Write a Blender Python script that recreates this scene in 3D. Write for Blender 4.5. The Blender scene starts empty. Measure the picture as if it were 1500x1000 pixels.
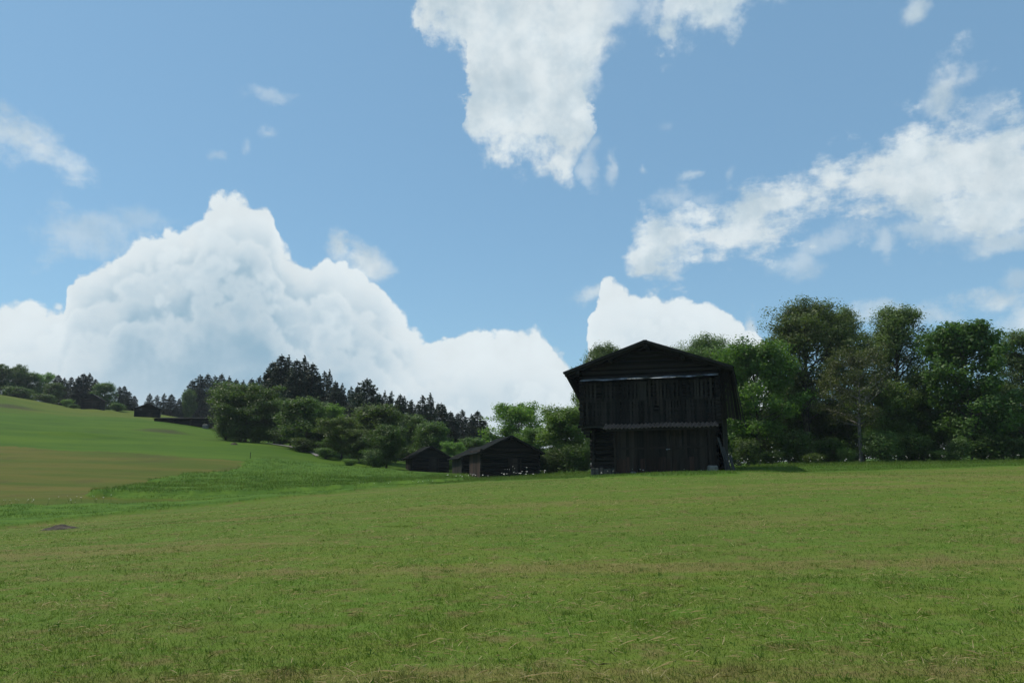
import bpy, math, random
import numpy as np
from mathutils import Vector, Matrix

R = math.radians
scene = bpy.context.scene
COL = scene.collection
rng = np.random.default_rng(11)
random.seed(5)

# ------------------------------------------------------------------ camera model (28 mm equivalent, looking a little up)
F = 1166.0            # focal length in photo pixels (1500 wide)
PITCH = math.atan(200.0 / F)
EYE = 1.6
CT, ST = math.cos(PITCH), math.sin(PITCH)


def ray(u, v):
    """direction of a sight line with world y = 1"""
    xc, yc = (u - 750.0) / F, (500.0 - v) / F
    d = CT - yc * ST
    return xc / d, (ST + yc * CT) / d


def W(u, v, Y):
    a, b = ray(u, v)
    return (a * Y, Y, EYE + b * Y)


def ang(u, v):
    """azimuth, elevation in degrees of a direction"""
    a, b = ray(u, v)
    return math.degrees(math.atan2(a, 1.0)), math.degrees(math.atan2(b, math.hypot(a, 1.0)))


# ------------------------------------------------------------------ terrain: thin-plate surface through surveyed points
ctrl = [(0, 0, 0), (-12, 0, -0.35), (12, 0, 0.25), (0, -30, -0.6), (-40, -30, -2.5), (40, -30, 0.8), (0, 8, 0.02), (-8, 12, -0.15), (9, 12, .25),
        (-150, -60, 2), (150, -60, 4), (-300, 100, 36), (-220, 230, 46), (-300, 420, 34), (300, 100, 9), (300, 400, 16), (0, 420, 8), (-120, 420, 14)]
for u, v, Y in [(0, 775, 32), (300, 743, 42), (500, 722, 48), (660, 710, 55), (870, 699, 57), (1080, 694, 58), (1500, 682, 60), (1800, 675, 62),
                (0, 738, 45), (110, 726, 49), (345, 688, 76), (180, 716, 58), (300, 728, 50), (0, 653, 98), (200, 664, 92), (365, 674, 86),
                (0, 606, 165), (100, 610, 165), (215, 613, 172), (300, 621, 168), (330, 645, 126), (400, 651, 122), (460, 668, 107),
                (500, 682, 97), (580, 688, 94), (620, 691, 104), (660, 702, 78), (740, 699, 80), (820, 693, 82), (1000, 688, 66),
                (0, 578, 225), (50, 586, 222), (100, 597, 218), (135, 600, 226), (180, 604, 218), (190, 601, 226),
                (0, 606, 270), (130, 622, 280), (300, 636, 270), (203, 620, 262), (500, 672, 190), (600, 684, 190), (750, 692, 150), (400, 640, 190),
                (1100, 682, 90), (1500, 674, 90), (1500, 670, 200), (1100, 680, 200), (1000, 694, 40), (1400, 694, 40), (750, 712, 40), (400, 760, 26), (1100, 745, 24)]:
    ctrl.append(W(u, v, Y))
ctrl = np.array(ctrl, float)
S_ = 50.0


def _k(r2):
    return 0.5 * r2 * np.log(r2 + 1e-9)


_P = ctrl[:, :2] / S_
_n = len(_P)
_A = np.zeros((_n + 3, _n + 3))
_A[:_n, :_n] = _k(((_P[:, None] - _P[None]) ** 2).sum(-1)) + np.eye(_n) * 0.003
_A[:_n, _n] = 1
_A[:_n, _n + 1:] = _P
_A[_n:, :_n] = _A[:_n, _n:].T
_w = np.linalg.solve(_A, np.r_[ctrl[:, 2], 0, 0, 0])


def vn(x, y, seed=0):
    """2-D value noise 0..1"""
    xi, yi = np.floor(x).astype(np.int64), np.floor(y).astype(np.int64)
    fx, fy = x - xi, y - yi
    fx, fy = fx * fx * (3 - 2 * fx), fy * fy * (3 - 2 * fy)

    def h(a, b):
        n = (a * 374761393 + b * 668265263 + seed * 974634777) & 0xffffffff
        n = ((n ^ (n >> 13)) * 1274126177) & 0xffffffff
        return ((n ^ (n >> 16)) & 0xffff) / 65535.0
    return (h(xi, yi) * (1 - fx) + h(xi + 1, yi) * fx) * (1 - fy) + (h(xi, yi + 1) * (1 - fx) + h(xi + 1, yi + 1) * fx) * fy


def base_height(x, y):
    x = np.atleast_1d(np.asarray(x, float)); y = np.atleast_1d(np.asarray(y, float))
    r = np.hypot(x, y)
    s = np.minimum(1.0, 480.0 / np.maximum(r, 1e-6))
    px, py = x * s / S_, y * s / S_
    out = np.empty(len(px))
    for i in range(0, len(px), 40000):
        q = np.stack([px[i:i + 40000], py[i:i + 40000]], 1)
        out[i:i + 40000] = _k(((q[:, None] - _P[None]) ** 2).sum(-1)) @ _w[:_n] + _w[_n] + q @ _w[_n + 1:]
    return out


def bumps(x, y):
    b = 0.05 * (vn(x * .45, y * .45, 3) - .5) + 0.03 * (vn(x * 1.7, y * 1.7, 4) - .5)
    far = np.clip((y - 70) / 60, 0, 1)
    b = b + far * (0.5 * (vn(x * .05, y * .05, 5) - .5) + .22 * (vn(x * .14, y * .14, 6) - .5))
    return b


def first_hit(u, v):
    """where a sight line meets the ground first"""
    a, b = ray(u, v)
    Y = np.geomspace(5, 330, 900)
    d = EYE + b * Y - base_height(a * Y, Y)
    i = np.argmax(d < 0)
    if d[i] >= 0:
        i = int(np.argmin(d))
    return a * Y[i], Y[i]


def poly(pts):
    return np.array([first_hit(u, v) for u, v in pts])


def inside(px, py, pg):
    c = np.zeros(len(px), bool)
    n = len(pg)
    for i in range(n):
        x0, y0 = pg[i]; x1, y1 = pg[(i + 1) % n]
        if y0 == y1:
            continue
        c ^= ((y0 > py) != (y1 > py)) & (px < (x1 - x0) * (py - y0) / (y1 - y0) + x0)
    return c


# borders of the differently kept parts of the meadow
edge_front = poly([(-300, 812), (-150, 793), (0, 775), (150, 757), (300, 742), (400, 732), (500, 722), (600, 713), (700, 706), (800, 702.5), (870, 701), (960, 699), (1080, 695.5), (1200, 692), (1350, 688), (1500, 683.5), (1700, 679), (1900, 676)])
mown_field = poly([(-300, 640), (-150, 645), (0, 653), (100, 658.5), (200, 664.5), (300, 670), (362, 674.5), (352, 684), (335, 690), (290, 699), (250, 706), (180, 716), (110, 725), (200, 728.5), (345, 729.5), (330, 733), (200, 739), (100, 742), (0, 744), (-150, 748), (-300, 752)])
tongue = poly([(112, 725.3), (180, 716.5), (250, 706.5), (290, 699.5), (340, 690), (356, 684), (365, 675), (400, 676), (480, 684), (560, 690), (620, 696), (680, 703.5), (600, 711), (500, 719), (420, 723), (330, 726), (200, 726.2)])
upper_slope = poly([(-300, 601), (0, 604), (60, 607), (120, 610), (200, 613), (230, 616)])


def meadow_zone(x, y):
    """1 mown foreground, 2 uncut strip, 3 mown pale field, 4 uncut tongue, 5 green hillside, 6 upper slope"""
    z = np.full(len(x), 5.0)
    ue = np.interp(x / np.maximum(y, 1), upper_slope[:, 0] / upper_slope[:, 1], upper_slope[:, 1])
    z[(y > ue) & (y > 120) & (x / np.maximum(y, 1) < -.40)] = 6
    yf = np.interp(x / np.maximum(y, 0.5), edge_front[:, 0] / edge_front[:, 1], edge_front[:, 1])
    front = (y < yf + 1.6 * (vn(x * .35, y * .35, 8) - .5)) | (y < 8)
    strip = (~front) & (y < yf + 16) & (x / np.maximum(y, 1) < -.2)
    strip |= (~front) & (y < yf + 30) & (x / np.maximum(y, 1) >= -.2)
    z[strip] = 2
    jx = x + 2.6 * (vn(x * .22, y * .22, 71) - .5) + 1.2 * (vn(x * .9, y * .9, 72) - .5)
    jy = y + 4.0 * (vn(x * .15, y * .25, 73) - .5) + 1.6 * (vn(x * .8, y * .8, 74) - .5)
    z[inside(jx, jy, mown_field)] = 3
    z[inside(jx, jy, tongue)] = 4
    z[front] = 1
    return z


def height(x, y, zones=True):
    x = np.atleast_1d(np.asarray(x, float)); y = np.atleast_1d(np.asarray(y, float))
    return base_height(x, y) + bumps(x, y)


def gz(x, y):
    return float(height([x], [y])[0])


# ------------------------------------------------------------------ helpers for objects
def tag(o, label=None, cat=None, group=None, kind=None):
    if label: o['label'] = label
    if cat: o['category'] = cat
    if group: o['group'] = group
    if kind: o['kind'] = kind
    return o


def empty(name, loc, rz=0.0, scale=(1, 1, 1)):
    o = bpy.data.objects.new(name, None)
    o.empty_display_size = .3
    o.location = loc; o.rotation_euler = (0, 0, rz); o.scale = scale
    COL.objects.link(o)
    return o


def link(name, me, parent=None, loc=(0, 0, 0), rz=0.0):
    o = bpy.data.objects.new(name, me)
    o.location = loc; o.rotation_euler = (0, 0, rz)
    COL.objects.link(o)
    if parent is not None:
        o.parent = parent
    return o


def mesh_np(name, verts, faces, mat, fattr=None, smooth=False):
    """faces: int array (n, k) all with the same k"""
    me = bpy.data.meshes.new(name)
    verts = np.ascontiguousarray(verts, np.float32); faces = np.ascontiguousarray(faces, np.int32)
    n, k = faces.shape
    me.vertices.add(len(verts)); me.vertices.foreach_set('co', verts.ravel())
    me.loops.add(n * k); me.loops.foreach_set('vertex_index', faces.ravel())
    me.polygons.add(n)
    me.polygons.foreach_set('loop_start', np.arange(0, n * k, k, dtype=np.int32))
    me.polygons.foreach_set('loop_total', np.full(n, k, np.int32))
    if smooth:
        me.polygons.foreach_set('use_smooth', np.ones(n, bool))
    me.update(calc_edges=True)
    if fattr:
        for key, (dom, arr) in fattr.items():
            at = me.attributes.new(key, 'FLOAT', dom)
            at.data.foreach_set('value', np.ascontiguousarray(arr, np.float32))
    if mat:
        me.materials.append(mat)
    return me


class MB:
    """collects boxes, beams and tubes for ONE mesh"""
    def __init__(self):
        self.v = []; self.f = []

    def add(self, vs, fs):
        b = len(self.v)
        self.v += [tuple(p) for p in vs]
        self.f += [tuple(b + i for i in q) for q in fs]

    def box(self, x0, x1, y0, y1, z0, z1, jit=0.0):
        j = lambda: random.uniform(-jit, jit)
        vs = [(x + j(), y + j(), z + j()) for z in (z0, z1) for x, y in ((x0, y0), (x1, y0), (x1, y1), (x0, y1))]
        self.add(vs, [(3, 2, 1, 0), (4, 5, 6, 7), (0, 1, 5, 4), (1, 2, 6, 5), (2, 3, 7, 6), (3, 0, 4, 7)])

    def beam(self, p, q, w, h, roll=0.0):
        p, q = Vector(p), Vector(q)
        d = (q - p).normalized()
        up = Vector((0, 0, 1)) if abs(d.z) < .95 else Vector((0, 1, 0))
        s = d.cross(up).normalized(); t = s.cross(d)
        if roll:
            m = Matrix.Rotation(roll, 3, d); s = m @ s; t = m @ t
        c = [(-w / 2, -h / 2), (w / 2, -h / 2), (w / 2, h / 2), (-w / 2, h / 2)]
        vs = [p + s * a + t * b for a, b in c] + [q + s * a + t * b for a, b in c]
        self.add(vs, [(0, 1, 2, 3), (7, 6, 5, 4), (0, 4, 5, 1), (1, 5, 6, 2), (2, 6, 7, 3), (3, 7, 4, 0)])

    def tube(self, pts, rad, n=8):
        pts = [Vector(p) for p in pts]
        b = len(self.v)
        for i, p in enumerate(pts):
            d = (pts[min(i + 1, len(pts) - 1)] - pts[max(i - 1, 0)]).normalized()
            up = Vector((0, 0, 1)) if abs(d.z) < .9 else Vector((1, 0, 0))
            s = d.cross(up).normalized(); t = s.cross(d)
            for k in range(n):
                a = 2 * math.pi * k / n
                self.v.append(tuple(p + (s * math.cos(a) + t * math.sin(a)) * rad[i]))
        for i in range(len(pts) - 1):
            for k in range(n):
                self.f.append((b + i * n + k, b + i * n + (k + 1) % n, b + (i + 1) * n + (k + 1) % n, b + (i + 1) * n + k))
        self.f.append(tuple(b + k for k in range(n))[::-1])
        self.f.append(tuple(b + (len(pts) - 1) * n + k for k in range(n)))

    def mesh(self, name, mat, bevel=0.0):
        me = bpy.data.meshes.new(name)
        me.from_pydata(self.v, [], self.f); me.update()
        import bmesh
        bm = bmesh.new(); bm.from_mesh(me)
        bmesh.ops.recalc_face_normals(bm, faces=bm.faces)
        bm.to_mesh(me); bm.free()
        if mat:
            me.materials.append(mat)
        return me

    def build(self, name, mat, parent=None, loc=(0, 0, 0), rz=0.0, bevel=0.0):
        o = link(name, self.mesh(name, mat), parent, loc, rz)
        if bevel:
            m = o.modifiers.new('bevel', 'BEVEL'); m.width = bevel; m.segments = 1; m.limit_method = 'ANGLE'
        return o


# ------------------------------------------------------------------ materials
class NT:
    def __init__(self, tree):
        self.t = tree

    def n(self, typ, **kw):
        nd = self.t.nodes.new(typ)
        for k, v in kw.items():
            setattr(nd, k, v)
        return nd

    def l(self, a, b):
        self.t.links.new(a, b)

    def put(self, sock, v):
        if isinstance(v, bpy.types.NodeSocket):
            self.l(v, sock)
        else:
            sock.default_value = v

    def m(self, op, a, b=None, c=None, clamp=False):
        nd = self.n('ShaderNodeMath', operation=op); nd.use_clamp = clamp
        for i, x in enumerate((a, b, c)):
            if x is not None:
                self.put(nd.inputs[i], x)
        return nd.outputs[0]

    def vm(self, op, a, b=None, s=None):
        nd = self.n('ShaderNodeVectorMath', operation=op)
        self.put(nd.inputs[0], a)
        if b is not None: self.put(nd.inputs[1], b)
        if s is not None: self.put(nd.inputs['Scale'], s)
        return nd.outputs['Value'] if op in ('LENGTH', 'DOT_PRODUCT', 'DISTANCE') else nd.outputs[0]

    def mr(self, x, a, b, c=0.0, d=1.0, smooth=True):
        nd = self.n('ShaderNodeMapRange'); nd.interpolation_type = 'SMOOTHSTEP' if smooth else 'LINEAR'
        self.put(nd.inputs[0], x)
        for i, q in enumerate((a, b, c, d)):
            self.put(nd.inputs[i + 1], q)
        return nd.outputs[0]

    def noise(self, vec, scale, detail=4, rough=.55, dist=0.0, out=0, lac=2.0):
        nd = self.n('ShaderNodeTexNoise')
        if vec is not None: self.l(vec, nd.inputs['Vector'])
        nd.inputs['Scale'].default_value = scale; nd.inputs['Detail'].default_value = detail
        nd.inputs['Roughness'].default_value = rough; nd.inputs['Distortion'].default_value = dist
        nd.inputs['Lacunarity'].default_value = lac
        return nd.outputs[out]

    def mix(self, f, a, b, mode='MIX'):
        nd = self.n('ShaderNodeMix', data_type='RGBA', blend_type=mode)
        self.put(nd.inputs[0], f); self.put(nd.inputs[6], a); self.put(nd.inputs[7], b)
        return nd.outputs[2]

    def scaled(self, vec, s, rot=(0, 0, 0)):
        nd = self.n('ShaderNodeMapping'); self.l(vec, nd.inputs[0])
        nd.inputs['Scale'].default_value = s; nd.inputs['Rotation'].default_value = rot
        return nd.outputs[0]


def c4(c):
    return (c[0], c[1], c[2], 1.0)


def new_mat(name):
    m = bpy.data.materials.new(name); m.use_nodes = True
    t = NT(m.node_tree); m.node_tree.nodes.clear()
    return m, t, t.n('ShaderNodeOutputMaterial')


def principled(t, out, col, rough=.8, spec=.3, metal=0.0, bump=None, bstr=.3, bdist=.02):
    p = t.n('ShaderNodeBsdfPrincipled')
    t.put(p.inputs['Base Color'], col); t.put(p.inputs['Roughness'], rough)
    p.inputs['Specular IOR Level'].default_value = spec; p.inputs['Metallic'].default_value = metal
    if bump is not None:
        b = t.n('ShaderNodeBump'); b.inputs['Strength'].default_value = bstr; b.inputs['Distance'].default_value = bdist
        t.l(bump, b.inputs['Height']); t.l(b.outputs[0], p.inputs['Normal'])
    t.l(p.outputs[0], out.inputs[0])
    return p


def wood_mat(name, dark, light, axis=2, grain=9.0, spec=.25):
    """weathered wood with its grain along one local axis and a tone of its own for every board"""
    m, t, out = new_mat(name)
    co = t.n('ShaderNodeTexCoord').outputs['Object']
    s = [grain] * 3; s[axis] = grain * .05
    g = t.noise(t.scaled(co, tuple(s)), 1.0, 6, .65)
    s2 = [2.2] * 3; s2[axis] = .35
    b = t.noise(t.scaled(co, tuple(s2)), 1.0, 3, .6)
    isl = t.n('ShaderNodeNewGeometry').outputs['Random Per Island']
    f = t.m('ADD', t.m('MULTIPLY', g, .55), t.m('ADD', t.m('MULTIPLY', b, .5), t.m('MULTIPLY', isl, .6)))
    col = t.mix(t.mr(f, .5, 1.2), c4(dark), c4(light))
    principled(t, out, col, .85, spec, bump=g, bstr=.5, bdist=.01)
    return m


def leaf_mat(name, a, b, trans=.46, ttint=(1.05, 1.2, .5)):
    m, t, out = new_mat(name)
    tint = t.n('ShaderNodeAttribute', attribute_name='tint').outputs['Fac']
    oi = t.n('ShaderNodeObjectInfo').outputs['Random']
    co = t.n('ShaderNodeTexCoord').outputs['Object']
    nz = t.noise(co, .55, 3, .6)
    f = t.m('ADD', t.m('MULTIPLY', tint, .5), t.m('MULTIPLY', t.mr(nz, .3, .7), .5))
    col = t.mix(f, c4(a), c4(b))
    hsv = t.n('ShaderNodeHueSaturation'); t.l(col, hsv.inputs['Color'])
    t.l(t.m('ADD', t.m('MULTIPLY', oi, .03), .485), hsv.inputs['Hue'])
    t.l(t.m('ADD', t.m('MULTIPLY', oi, .35), .82), hsv.inputs['Value'])
    p = t.n('ShaderNodeBsdfPrincipled')
    t.l(hsv.outputs[0], p.inputs['Base Color']); p.inputs['Roughness'].default_value = .5; p.inputs['Specular IOR Level'].default_value = .3
    tr = t.n('ShaderNodeBsdfTranslucent')
    t.l(t.mix(1.0, hsv.outputs[0], c4(ttint), 'MULTIPLY'), tr.inputs[0])
    mx = t.n('ShaderNodeMixShader'); mx.inputs[0].default_value = trans
    t.l(p.outputs[0], mx.inputs[1]); t.l(tr.outputs[0], mx.inputs[2]); t.l(mx.outputs[0], out.inputs[0])
    return m


def bark_mat(name, dark, light, sc=6.0):
    m, t, out = new_mat(name)
    co = t.n('ShaderNodeTexCoord').outputs['Object']
    g = t.noise(t.scaled(co, (sc, sc, sc * .25)), 1.0, 5, .65)
    principled(t, out, t.mix(t.mr(g, .35, .65), c4(dark), c4(light)), .9, .2, bump=g, bstr=.6, bdist=.03)
    return m


M = {}
M['old_wood'] = wood_mat('blackened larch boards', (.003, .0028, .0025), (.030, .026, .022), 2)
M['brown_wood'] = wood_mat('brown larch boards', (.005, .0038, .003), (.034, .026, .020), 2)
M['log_x'] = wood_mat('blackened larch logs across', (.003, .0028, .0025), (.021, .019, .0165), 0)
M['log_y'] = wood_mat('blackened larch logs lengthways', (.004, .0036, .0032), (.022, .0195, .017), 1)
M['grey_plank'] = wood_mat('grey weathered planks', (.014, .0145, .014), (.045, .046, .044), 2)
M['pale_plank'] = wood_mat('roof boards in lit tone', (.06, .06, .058), (.17, .17, .16), 1)  # paler than the other roofs: the hut's lit roof edge put into the colour
M['red_wood'] = wood_mat('reddish weathered boards', (.010, .006, .0045), (.050, .026, .019), 2)
M['shingle'] = wood_mat('weathered roof boards', (.005, .006, .005), (.015, .017, .015), 1, 6, .05)


def simple_mat(name, a, b, sc, rough=.8, metal=0.0, spec=.3):
    m, t, out = new_mat(name)
    co = t.n('ShaderNodeTexCoord').outputs['Object']
    g = t.noise(co, sc, 6, .65)
    principled(t, out, t.mix(t.mr(g, .35, .65), c4(a), c4(b)), rough, spec, metal, bump=g, bstr=.4, bdist=.03)
    return m


M['stone'] = simple_mat('rough fieldstone', (.03, .03, .029), (.085, .083, .078), 3.0)
M['pale_stone'] = simple_mat('pale limestone block', (.08, .08, .076), (.16, .156, .146), 4.0)
M['tin'] = simple_mat('weathered galvanised sheet', (.08, .09, .10), (.42, .45, .49), 1.1, .4, .9)
M['tile'] = simple_mat('rusty corrugated sheet', (.05, .038, .03), (.17, .125, .10), 5.0, .75)
M['soil'] = simple_mat('dug earth', (.022, .018, .012), (.065, .052, .036), 7.0, .95)
M['gravel'] = simple_mat('path gravel', (.12, .12, .115), (.28, .275, .26), 9.0, .95)
M['petal'] = simple_mat('white umbel flowers', (.55, .56, .5), (.8, .8, .74), 20.0, .7)

M['leaf_ash'] = leaf_mat('ash leaves', (0.0573, 0.1076, 0.0232), (0.1393, 0.2226, 0.0429))
M['leaf_grey'] = leaf_mat('grey green poplar leaves', (0.0683, 0.1076, 0.0383), (0.1640, 0.2251, 0.0742), 0.39)
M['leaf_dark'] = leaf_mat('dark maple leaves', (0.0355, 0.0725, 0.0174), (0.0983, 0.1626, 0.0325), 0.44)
M['leaf_olive'] = leaf_mat('olive leaves', (0.0656, 0.1067, 0.0244), (0.1476, 0.2207, 0.0522), 0.42)
M['leaf_red'] = leaf_mat('brownish sparse leaves', (0.0656, 0.0750, 0.0302), (0.1093, 0.1401, 0.0418), 0.39)
M['leaf_light'] = leaf_mat('light green leaves', (0.0820, 0.1471, 0.0348), (0.1968, 0.3033, 0.0783), 0.50)
M['leaf_mid'] = leaf_mat('mid green leaves', (0.0465, 0.0826, 0.0244), (0.1175, 0.1801, 0.0487), 0.44)
M['needle'] = leaf_mat('spruce needles', (0.018, 0.036, 0.018), (0.048, 0.075, 0.036), .08, (1, 1, .8))
M['bark'] = bark_mat('grey brown bark', (.03, .026, .022), (.09, .08, .068))
M['pale_bark'] = bark_mat('pale smooth bark', (.08, .078, .072), (.20, .195, .185))
M['stem_green'] = simple_mat('green stalks', (.04, .07, .02), (.08, .12, .03), 9.0)


# ------------------------------------------------------------------ meadow colours shared by the ground and the grass on it
def meadow_colour(t):
    geo = t.n('ShaderNodeNewGeometry').outputs['Position']
    big = t.noise(t.scaled(geo, (.06, .11, .06), (0, 0, R(-4))), 1.0, 3, .55)
    swath = t.noise(t.scaled(geo, (.035, .42, .05), (0, 0, R(-6))), 1.0, 3, .6)
    mid = t.noise(geo, .9, 4, .65)
    fine = t.noise(geo, 7.0, 4, .7)
    g = t.mix(t.mr(big, .35, .68), c4((.068, .132, .010)), c4((.102, .158, .013)))
    g = t.mix(t.mr(mid, .42, .66), g, c4((.070, .154, .010)))
    st = t.m('ADD', t.m('MULTIPLY', swath, .62), t.m('ADD', t.m('MULTIPLY', mid, .16), t.m('MULTIPLY', fine, .22)))
    g = t.mix(t.m('MULTIPLY', t.mr(st, .48, .62), .8), g, c4((.165, .138, .046)))
    dry = t.noise(geo, 1.9, 5, .62)
    g = t.mix(t.m('MULTIPLY', t.mr(dry, .53, .66), .7), g, c4((.135, .112, .040)))
    g = t.mix(t.m('MULTIPLY', t.mr(dry, .46, .34), .45), g, c4((.050, .098, .008)))
    g = t.mix(t.m('MULTIPLY', t.mr(fine, .57, .72), .4), g, c4((.068, .056, .024)))
    return g, geo, big, swath, mid, fine


def ground_mat():
    m, t, out = new_mat('meadow ground')
    fg, geo, big, swath, mid, fine = meadow_colour(t)
    fg = t.mix(.28, fg, t.mix(t.mr(fine, .35, .65), c4((.120, .105, .040)), c4((.070, .066, .024))))
    A = lambda k: t.n('ShaderNodeAttribute', attribute_name=k).outputs['Fac']
    streak = t.noise(t.scaled(geo, (.035, .15, .035), (0, 0, R(9))), 1.0, 6, .66)
    far = t.noise(geo, .16, 4, .6)
    pale = t.mix(t.mr(streak, .37, .62), c4((.098, .092, .018)), c4((.054, .082, .009)))
    pale = t.mix(t.m('MULTIPLY', t.mr(far, .52, .7), .4), pale, c4((.058, .046, .020)))
    hill = t.mix(t.mr(streak, .35, .65), c4((.041, .090, .007)), c4((.064, .116, .008)))
    hill = t.mix(t.m('MULTIPLY', t.mr(far, .5, .7), .35), hill, c4((.03, .06, .009)))
    upper = t.mix(t.mr(streak, .38, .62), c4((.054, .096, .009)), c4((.085, .108, .014)))
    lush = t.mix(t.mr(mid, .35, .65), c4((.042, .095, .010)), c4((.072, .135, .014)))
    col = hill
    for key, c in (('upper', upper), ('pale', pale), ('lush', lush), ('front', fg)):
        col = t.mix(A(key), col, c)
    col = t.mix(A('bare'), col, c4((.045, .04, .028)))
    principled(t, out, col, .95, .1, bump=t.m('ADD', fine, t.m('MULTIPLY', mid, 2.0)), bstr=.6, bdist=.06)
    return m


def blade_mat(name, meadow=True):
    m, t, out = new_mat(name)
    tint = t.n('ShaderNodeAttribute', attribute_name='tint').outputs['Fac']
    if meadow:
        g, geo, *_ = meadow_colour(t)
        g = t.mix(t.mr(tint, .0, .45, .6, 0.0), g, c4((.070, .160, .010)))
        g = t.mix(t.mr(tint, .62, .9, 0.0, .8), g, c4((.138, .178, .025)))
        g = t.mix(t.mr(tint, .93, .97), g, c4((.42, .36, .19)))
    else:
        geo = t.n('ShaderNodeNewGeometry').outputs['Position']
        big = t.noise(geo, .4, 3, .6)
        g = t.mix(t.mr(big, .35, .65), c4((.060, .130, .014)), c4((.105, .175, .020)))
        g = t.mix(t.mr(tint, .75, 1.0, 0.0, .8), g, c4((.15, .16, .05)))
    p = t.n('ShaderNodeBsdfPrincipled')
    t.l(g, p.inputs['Base Color']); p.inputs['Roughness'].default_value = .55; p.inputs['Specular IOR Level'].default_value = .25
    tr = t.n('ShaderNodeBsdfTranslucent'); t.l(g, tr.inputs[0])
    mx = t.n('ShaderNodeMixShader'); mx.inputs[0].default_value = .45
    t.l(p.outputs[0], mx.inputs[1]); t.l(tr.outputs[0], mx.inputs[2]); t.l(mx.outputs[0], out.inputs[0])
    return m


M['ground'] = ground_mat()
M['blade'] = blade_mat('mown meadow grass')
M['tall_blade'] = blade_mat('uncut meadow grass', False)


# ------------------------------------------------------------------ the ground: one sheet out to the horizon
def build_ground():
    az = np.r_[np.linspace(-180, -48, 34)[:-1], np.linspace(-48, 48, 420), np.linspace(48, 180, 34)[1:-1]]
    rr = np.r_[0.0, np.geomspace(1.5, 340, 520), np.geomspace(360, 3000, 14)]
    A, RR = np.meshgrid(np.radians(az), rr, indexing='ij')
    x, y = (RR * np.sin(A)).ravel(), (RR * np.cos(A)).ravel()
    z = height(x, y)
    zone = meadow_zone(x, y)
    # uncut grass stands a little above the mown parts
    shp = RR.shape
    lush = ((zone == 2) | (zone == 4)).astype(float)
    z = z + lush * np.where(x / np.maximum(y, 1) > -.1, .07, .10 + .08 * vn(x * .8, y * .8, 9)) + (zone == 4) * .22
    # small banks and hummocks on the far slope
    for (u, v, su, sv, h) in ((20, 597, 6, 2.0, .9), (242, 632, 4, 1.6, .6), (120, 638, 9, 2, .5), (150, 605, 8, 2, .6)):
        cx, cy = first_hit(u, v)
        z += h * np.exp(-((x - cx) / su) ** 2 - ((y - cy) / sv) ** 2)
    na, nr = shp
    i, j = np.meshgrid(np.arange(na), np.arange(nr - 1), indexing='ij')
    i2 = (i + 1) % na
    f = np.stack([i * nr + j, i2 * nr + j, i2 * nr + j + 1, i * nr + j + 1], -1).reshape(-1, 4)[:, ::-1]
    bare = np.zeros(len(x))
    for (u, v, su, sv) in ((20, 597.5, 6.5, 1.6), (242, 632.5, 4.5, 1.3)):
        cx, cy = first_hit(u, v)
        bare = np.maximum(bare, .8 * np.exp(-(((x - cx) / su) ** 2 + ((y - cy + 1.2) / sv) ** 2) ** 2))
    fat = {'front': ('POINT', (zone == 1) * 1.0), 'lush': ('POINT', lush), 'pale': ('POINT', (zone == 3) * 1.0), 'upper': ('POINT', (zone == 6) * 1.0), 'bare': ('POINT', bare)}
    me = mesh_np('ground', np.stack([x, y, z], 1), f, M['ground'], fat, smooth=True)
    tag(link('ground', me), kind='structure')


build_ground()


# ------------------------------------------------------------------ grass
def blades(x, y, h, w, lean, tint, name, mat, zoff=0.0):
    n = len(x)
    z = height(x, y) + zoff
    a = rng.uniform(0, 2 * np.pi, n)
    la = rng.uniform(0, 2 * np.pi, n)
    c = np.stack([x, y, z - .01], 1)
    s = np.stack([np.cos(a), np.sin(a), np.zeros(n)], 1) * (w / 2)[:, None]
    d = np.stack([np.cos(la) * np.sin(lean), np.sin(la) * np.sin(lean), np.cos(lean)], 1) * h[:, None]
    mid = c + d * .55 + np.array([0, 0, 1.0]) * (h * .06)[:, None]
    v = np.stack([c - s, c + s, mid + s * .75, c + d, mid - s * .75], 1).reshape(-1, 3)
    f = np.arange(n)[:, None] * 5 + np.array([[0, 1, 2, 3, 4]])
    return mesh_np(name, v, f, mat, {'tint': ('FACE', tint)})


def scatter(n, r0, r1, azmax, p):
    """ground points, thinning out with distance"""
    k = 2 - p
    r = (r0 ** k + rng.random(n) * (r1 ** k - r0 ** k)) ** (1 / k)
    a = np.radians(rng.uniform(-azmax, azmax, n))
    return r * np.sin(a), r * np.cos(a), r


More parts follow.
